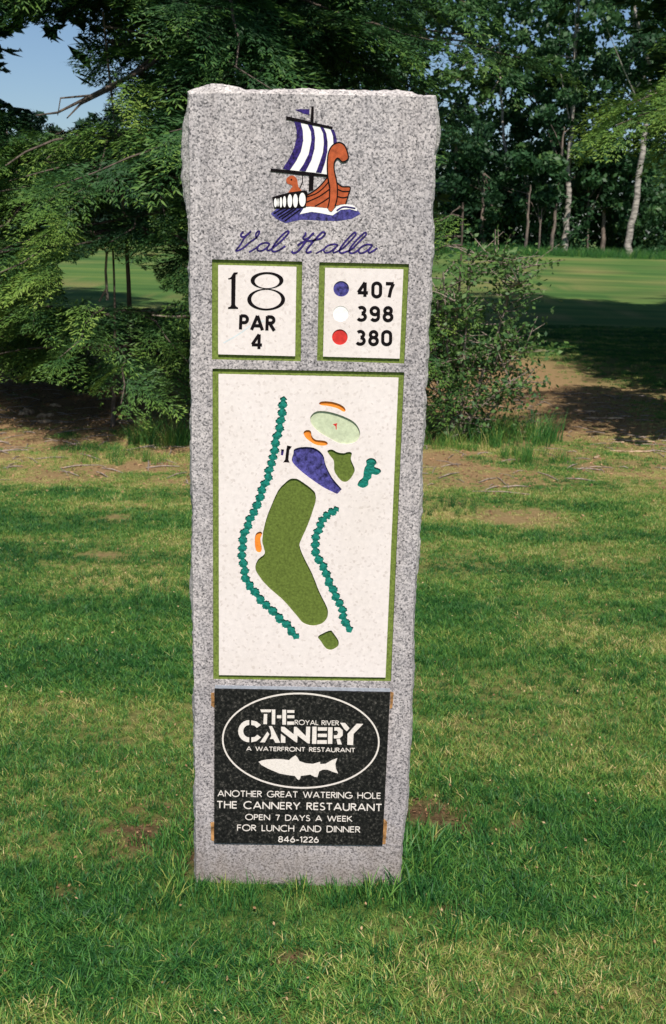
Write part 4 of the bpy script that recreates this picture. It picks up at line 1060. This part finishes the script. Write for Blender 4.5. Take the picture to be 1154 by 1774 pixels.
def broad_tree(name, label, base_px, Y, path_px, r0, crown, mat='leaf', bk='greybark', group=None, leaf=.13, n_each=150, t0=.25, limbs=5):
    """trunk follows points traced on the photograph at distance Y; crown: list of (px, py, radius m, depth offset)"""
    pts_ = [pt(px, py, Y) for px, py in path_px]; b0 = pts_[0].copy(); b0[2] = float(gz(b0[0], Y)) - .05
    root = empty(name, (b0[0], Y, float(gz(b0[0], Y))), label, 'tree', group); base = np.array(root.location)
    pts_[0] = b0; tb = Tubes(); k = len(pts_)
    fine = []
    for i in range(k - 1):
        for j in range(4): fine.append(pts_[i] + (pts_[i + 1] - pts_[i]) * j / 4 + (rng.normal(0, r0 * .18, 3) if i + j else 0))
    fine.append(pts_[-1]); fine = np.array(fine) - base
    tb.add(fine, np.linspace(r0, r0 * .35, len(fine)), 8); tb.build('trunk', M[bk], root)
    cs = []; rs = []
    for (px, py, r_, dy) in crown:
        c = pt(px, py, Y + dy)
        for q in range(max(3, int(5 * r_))): cs.append(c - base + rng.normal(0, r_ * .55, 3) * np.array([1, 1, .8])); rs.append(r_ * rng.uniform(.25, .5))
    lb = Tubes()
    for q in range(min(limbs, len(cs))):
        c = cs[rng.integers(len(cs))]; s = fine[rng.integers(len(fine) // 2, len(fine))]; mid_ = (s + c) / 2 + rng.normal(0, .2, 3)
        lb.add([s, mid_, c], [r0 * .28, r0 * .18, r0 * .08], 4)
    lb.build('limb', M[bk], root)['kind'] = 'stuff'
    P_, tid = clump_points(cs, rs, n_each); kk_ = see_sky(P_ + base); P_, tid = P_[kk_], tid[kk_]
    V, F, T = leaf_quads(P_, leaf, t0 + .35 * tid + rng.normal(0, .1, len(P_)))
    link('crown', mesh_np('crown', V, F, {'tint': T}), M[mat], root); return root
G = 'trees at the edge of the wood'
YT = 45.5
broad_tree('birch_tree', 'tall leaning birch with pale trunk, furthest right of the trunks in the wood', None, YT, [(1087, 440), (1092, 405), (1103, 340), (1113, 262), (1120, 190), (1128, 120), (1108, 60), (1098, 0)], .16,
           [(1110, 60, 1.6, 0), (1060, 20, 1.5, .5), (1140, 150, 1.3, .3), (1150, 20, 1.5, 0), (1060, 190, 1.3, 1)], bk='birch', group=G, t0=.2)
broad_tree('birch_tree', 'pale birch with the broken white upper trunk in the middle of the wood', None, YT + 1, [(976, 442), (982, 400), (986, 330), (984, 290), (990, 230), (996, 140), (1000, 60), (1002, 0)], .15,
           [(1000, 40, 1.5, 0), (960, 60, 1.4, 0), (1020, 130, 1.3, .5), (950, 150, 1.2, 0), (990, 200, 1.1, 1)], bk='birch', group=G, t0=.22)
broad_tree('slender_tree', 'slender straight grey trunk just left of the broken birch', None, YT + .3, [(953, 440), (960, 390), (966, 330), (974, 260), (978, 220)], .085,
           [(985, 190, 1.2, 0), (950, 220, 1.2, .6), (930, 130, 1.3, .5)], bk='greybark', group=G, t0=.25)
broad_tree('dead_trunk', 'bare grey snag without bark nearest the marker in the wood', None, YT + 2, [(787, 415), (788, 360), (790, 290), (791, 238)], .15,
           [(770, 330, 1.4, 2), (830, 350, 1.5, 1.5)], bk='greybark', group=G, t0=.15)
broad_tree('birch_tree', 'thin birch with a white upper stem against the sky, right of the snag', None, YT + 3, [(890, 436), (884, 340), (877, 268), (872, 230), (869, 180), (866, 120), (866, 60)], .09,
           [(870, 120, 1.5, 0), (840, 170, 1.5, 0), (880, 40, 1.5, 0), (810, 120, 1.2, 1), (900, 200, 1.2, 1)], bk='birch', group=G, t0=.42)
broad_tree('young_tree', 'short thin grey sapling trunk left of the slender trunk', None, YT - .3, [(910, 427), (914, 390), (917, 355), (919, 320)], .07,
           [(920, 290, 1.1, 0), (890, 330, 1.0, .8)], bk='greybark', group=G, t0=.2)
broad_tree('young_tree', 'thinnest pale sapling between the grey sapling and the slender trunk', None, YT - .2, [(933, 428), (936, 395), (939, 360)], .05, [(940, 330, 1.0, 0)], bk='greybark', group=G, t0=.2)
broad_tree('young_tree', 'thin pale stem in the gap right of the broken birch', None, YT + 1.5, [(1018, 440), (1019, 380), (1020, 310)], .05, [(1040, 280, 1.3, 0), (1060, 330, 1.1, .5)], bk='greybark', group=G, t0=.25)
broad_tree('young_tree', 'small tree with pale base at the right edge of the wood', None, YT + 6, [(1140, 438), (1141, 410), (1143, 380), (1146, 330)], .11, [(1150, 320, 1.4, 0), (1130, 360, .9, .5)], bk='greybark', group=G, t0=.2)
broad_tree('leafy_tree', 'bushy dark green tree low in the wood beside the snag', None, YT + 1, [(838, 436), (836, 380), (838, 300)], .12, [(830, 300, 1.6, 0), (800, 380, 1.3, 0), (850, 390, 1.2, 0), (880, 330, 1.4, .4), (840, 240, 1.4, 0)], group=G, t0=.12)
broad_tree('leafy_tree', 'bushy mid green tree between the two tall birches', None, YT + 2, [(1045, 440), (1046, 380), (1048, 280)], .12, [(1040, 280, 1.6, 0), (1060, 220, 1.5, 0), (1050, 360, 1.4, 0), (1010, 330, 1.2, .4)], group=G, t0=.28)
# a mass of further trees behind them
def wood_mass(name, label, n_, fx, mat, size, t0, keepf=None):
    P_ = fx(n_)
    if keepf is not None: P_ = P_[keepf(P_)]
    cl_ = fbm(P_[:, 0] * .9 + P_[:, 1] * .3, P_[:, 2] * 1.1 + P_[:, 1] * .2, 51)
    P_ = P_[cl_ > .40]; cl_ = cl_[cl_ > .40]
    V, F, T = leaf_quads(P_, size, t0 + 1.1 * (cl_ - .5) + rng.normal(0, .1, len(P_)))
    o = link(name, mesh_np(name, V, F, {'tint': T}), M[mat]); tag(o, label, 'woods', kind='stuff'); return o
def fx_r(n_):
    x = rng.uniform(-9, 27, n_); y = 49 + rng.uniform(0, 1, n_) ** 1.4 * 14; z = .7 + rng.uniform(0, 1, n_) ** .9 * 15.5
    return np.stack([x, y, z], 1)
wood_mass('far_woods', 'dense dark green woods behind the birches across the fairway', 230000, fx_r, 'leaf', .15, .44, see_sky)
def fx_u(n_):
    x = rng.uniform(-9, 27, n_); y = 46 + rng.uniform(0, 1, n_) * 4; z = .6 + rng.uniform(0, 1, n_) ** 1.8 * 3.5 * (.4 + fbm(x * .3, y * .3, 61))
    k = ~((x > 16.0) & (z < 2.2) & (x < 19)); return np.stack([x, y, z], 1)[k]
wood_mass('undergrowth', 'leafy undergrowth along the foot of the wood', 42000, fx_u, 'leaf', .12, .36)
# distant tree line at the left, bluish cast of distance painted into the leaf colour
G2 = 'distant trees across the fairway at the left'
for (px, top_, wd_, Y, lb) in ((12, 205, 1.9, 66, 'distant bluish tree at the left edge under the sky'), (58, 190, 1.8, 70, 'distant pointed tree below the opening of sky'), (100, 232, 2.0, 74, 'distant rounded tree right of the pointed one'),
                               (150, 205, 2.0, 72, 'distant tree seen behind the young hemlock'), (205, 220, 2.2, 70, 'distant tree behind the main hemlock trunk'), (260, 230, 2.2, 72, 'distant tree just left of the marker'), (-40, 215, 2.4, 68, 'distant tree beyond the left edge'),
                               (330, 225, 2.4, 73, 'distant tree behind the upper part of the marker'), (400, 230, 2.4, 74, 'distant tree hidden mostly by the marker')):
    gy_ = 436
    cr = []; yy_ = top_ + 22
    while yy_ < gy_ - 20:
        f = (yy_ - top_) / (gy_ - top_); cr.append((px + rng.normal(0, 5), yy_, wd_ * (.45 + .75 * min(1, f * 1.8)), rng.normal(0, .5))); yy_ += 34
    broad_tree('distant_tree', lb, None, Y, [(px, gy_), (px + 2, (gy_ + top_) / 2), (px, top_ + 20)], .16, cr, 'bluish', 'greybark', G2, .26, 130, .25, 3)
# ---- shrub at the right of the marker
bs = gnd(800, 764)
sh = empty('shrub', (bs.x, bs.y, float(gz(bs.x, bs.y))), 'leafy many-stemmed shrub with grey twigs growing at the right of the marker', 'shrub')
sb = np.array(sh.location); YB = bs.y; tb = Tubes(); LP = []
stems = [([(785, 764), (778, 690), (776, 620), (772, 540), (768, 470)], .013), ([(796, 764), (800, 700), (802, 640), (808, 560), (811, 500), (812, 455)], .014), ([(800, 764), (822, 700), (838, 640), (858, 590), (872, 545), (880, 520)], .017),
         ([(790, 764), (782, 700), (780, 650), (781, 600)], .014), ([(806, 764), (818, 720), (850, 690), (892, 655)], .009), ([(780, 764), (768, 720), (757, 660), (752, 600)], .010), ([(810, 764), (835, 735), (862, 700), (905, 668), (925, 640)], .008),
         ([(795, 764), (790, 700), (796, 650), (826, 638)], .009), ([(811, 500), (836, 470), (880, 480), (915, 462), (930, 458)], .006), ([(812, 470), (824, 440), (858, 448), (872, 462)], .005), ([(872, 545), (884, 500), (900, 488)], .006),
         ([(802, 640), (786, 580), (790, 520)], .007), ([(838, 640), (880, 628), (915, 600)], .006), ([(776, 620), (760, 560), (757, 500)], .007), ([(822, 700), (850, 650), (870, 600), (890, 590)], .006)]
for pth, r_ in stems:
    dy = rng.uniform(-.25, .25); P3 = []
    for i, p in enumerate(pth):
        q = pt(p[0], p[1], YB + dy * (i / len(pth)) * 1.6) - sb
        P3.append(q)
    tb.add(P3, np.linspace(r_ * 1.15, .004, len(P3)), 5); P3 = np.array(P3)
    for q in range(26):
        f = rng.uniform(.12, 1) * (len(P3) - 1); a = min(int(f), len(P3) - 2); s = P3[a] + (P3[a + 1] - P3[a]) * (f - a)
        d = rng.normal(0, 1, 3); d[2] = abs(d[2]) * .6; d /= np.linalg.norm(d); L = rng.uniform(.10, .32); e = s + d * L
        tb.add([s, (s + e) / 2 + rng.normal(0, .01, 3), e], [.0045, .0034, .0020], 3)
        nl = 11 if f > 1.2 else 6
        LP.append(s + d * L * rng.uniform(.25, 1.1, (nl, 1)) + rng.normal(0, .028, (nl, 3)))
# filling foliage low down
low = rng.normal(0, 1, (1900, 3)) * np.array([.26, .25, .30]) + np.array([.02, .15, .48]); low = low[(low[:, 2] > .05) & (low[:, 2] < 1.2)]
LP.append(low); LP = np.concatenate(LP)
tb.build('stems', M['twig'], sh)
V, F, T = leaf_quads(LP, .022, rng.normal(.80, .22, len(LP)), .9)
o = link('foliage', mesh_np('foliage', V, F, {'tint': T}), M['leaf'], sh)
# small hemlock mixed with the shrub
def keep_sh(p):
    x_, y_ = proj(p); return p[2] > .1 and x_ < 796 + 25 * math.sin(y_ * .05) and y_ > 250
hemlock((.90, 8.45), 1.75, .022, [(.5, 1.7, 30, .9, .45, 150, 400, .34)], SP_F, 'slim young hemlock showing behind the shrub, right of the marker', keep=keep_sh, detail=1.05)

# ------------------------------------------------------------------ litter, sticks and bits of wood on the bare ground
nl = 16000; lx = rng.uniform(-4.2, 5, nl); ly = rng.uniform(5.6, 11, nl); bz, dz = zones(lx, ly); k = rng.uniform(0, 1, nl) < bz * .8 + .05; lx, ly = lx[k], ly[k]
LPt = np.stack([lx, ly, gz(lx, ly) + .008], 1); V, F, T = leaf_quads(LPt, .012, rng.uniform(0, .75, len(LPt)) ** 1.3, 3.0)
tag(link('dead_leaves', mesh_np('dead_leaves', V, F, {'tint': T}), M['litter']), 'brown dead leaves and needles strewn on the bare soil', 'leaf litter', kind='stuff')
tw = Tubes()
for q in range(1500):
    x_ = rng.uniform(-4, 4.6); y_ = rng.uniform(6.1, 10.5)
    bq, _ = zones(np.array([x_]), np.array([y_]))
    if rng.uniform() > bq[0] * .9 + .06: continue
    a = rng.uniform(0, math.pi); L = rng.uniform(.03, .13) * (1.8 if rng.uniform() < .08 else 1); g = float(gz(x_, y_)); r_ = rng.uniform(.002, .0045); cxy = rng.normal(0, .006, 2)
    tw.add([(x_ - L * math.cos(a), y_ - L * math.sin(a), g + r_), (x_ + cxy[0], y_ + cxy[1], g + .008 + r_), (x_ + L * math.cos(a), y_ + L * math.sin(a), g + r_)], [r_, r_ * 1.2, r_ * .7], 4)
o = tw.build('fallen_twigs', M['twig'], None); tag(o, 'small fallen twigs littering the bare soil under the hemlocks', 'twigs', kind='stuff')
nl = 26000; lx = rng.uniform(-1.3, 1.3, nl); ly = rng.uniform(1.7, 3.4, nl); bq, _ = zones(lx, ly); kq = rng.uniform(0, 1, nl) < bq * .8
lx, ly = lx[kq], ly[kq]; LPt = np.stack([lx, ly, gz(lx, ly) + rng.uniform(.001, .007, len(lx))], 1); V, F, T = leaf_quads(LPt, .0042, rng.uniform(-.3, .6, len(lx)), 1.2)
tag(link('soil_crumbs', mesh_np('soil_crumbs', V, F, {'tint': T}), M['litter']), 'brown soil crumbs and dead thatch in the worn spots beside the marker', 'soil crumbs', kind='stuff')
nl = 900; lx = rng.uniform(-1.6, 1.8, nl); ly = rng.uniform(1.5, 5, nl)
LPt = np.stack([lx, ly, gz(lx, ly) + .018], 1); V, F, T = leaf_quads(LPt, .0045, rng.uniform(.3, 1, nl), 2.0)
tag(link('lawn_litter', mesh_np('lawn_litter', V, F, {'tint': T}), M['litter']), 'tiny dry leaf scraps scattered through the lawn', 'leaf litter', kind='stuff')
def stick(name, px, py, ln, az, r_, label, cat='stick', mat='wood', group=None, bend=.05):
    p = gnd(px, py); g = float(gz(p.x, p.y)); o = empty(name, (0, 0, 0), label, cat, group); C.objects.unlink(o); bpy.data.objects.remove(o)
    tb = Tubes(); k = 7; P3 = []
    for i in range(k):
        t = i / (k - 1) - .5; P3.append((math.cos(az) * ln * t + rng.normal(0, bend * ln * .3), math.sin(az) * ln * t + rng.normal(0, bend * ln * .3), r_ * .8 + .02 * ln * abs(t)))
    tb.add(P3, [r_ * (.5 + .7 * math.sin(math.pi * (i + .8) / (k + .6))) for i in range(k)], 7)
    if ln > .25: tb.add([P3[3], (P3[3][0] + .12 * ln * math.cos(az + .8), P3[3][1] + .2 * ln * math.sin(az + .8), P3[3][2] + .05 * ln)], [r_ * .6, r_ * .3], 5)
    o = link(name, mesh_np(name, np.concatenate(tb.V), tb.F, None, True), M[mat], None, (p.x, p.y, g)); tag(o, label, cat, group); return o
for px, py, ln, az, r_, lb in ((1048, 727, .34, .12, .010, 'longest pale stick lying on the brown ground at the right'), (1016, 715, .16, -.2, .008, 'short stick just left of and behind the longest one'), (1108, 767, .22, -.1, .008, 'thin white stick at the right edge of the bare patch'),
                               (1070, 768, .10, .1, .008, 'small pale chip beside the thin white stick'), (1092, 785, .30, .05, .007, 'stick in front of the thin white one'), (1034, 794, .09, .9, .009, 'stubby chip in the yellow grass at the right')):
    stick('stick', px, py, ln, az, r_, lb, group='pale sticks on the bare ground at the right')
def chunk(px, py, sx_, sy_, sz_, label, seed):
    p = gnd(px, py); r = np.random.default_rng(seed); V = []; 
    import bmesh
    bm = bmesh.new(); bmesh.ops.create_icosphere(bm, subdivisions=3, radius=1)
    for v in bm.verts:
        c = v.co; f = 1 + .45 * mnoise.noise(c * 1.7 + Vector((seed, 0, 0))) + .25 * mnoise.noise(c * 4 + Vector((seed, 3, 0)))
        v.co = Vector((c.x * sx_ * f, c.y * sy_ * f, max(-.3, c.z * f) * sz_))
    me = bpy.data.meshes.new('wood_chunk'); bm.to_mesh(me); bm.free()
    o = link('wood_chunk', me, M['wood'], None, (p.x, p.y, float(gz(p.x, p.y)))); o.rotation_euler = (0, 0, r.uniform(0, 3)); tag(o, label, 'wood chunk', 'broken wood under the hemlock')
chunk(48, 717, .10, .05, .045, 'broad weathered wood chunk at the left edge of the bare soil', 1)
chunk(80, 722, .075, .045, .035, 'smaller wood chunk touching the broad one', 2)
chunk(75, 733, .06, .035, .025, 'low wood chip in front of the two chunks', 3)
chunk(98, 704, .05, .03, .025, 'small wood piece behind the two chunks', 4)
p_ = pt(192, 672, 8.0); stick('broken_branch', 190, 676, .26, -.5, .016, 'short broken branch end lying under the low hemlock sapling', 'branch')
# sky colour is the world itself; name the horizon land
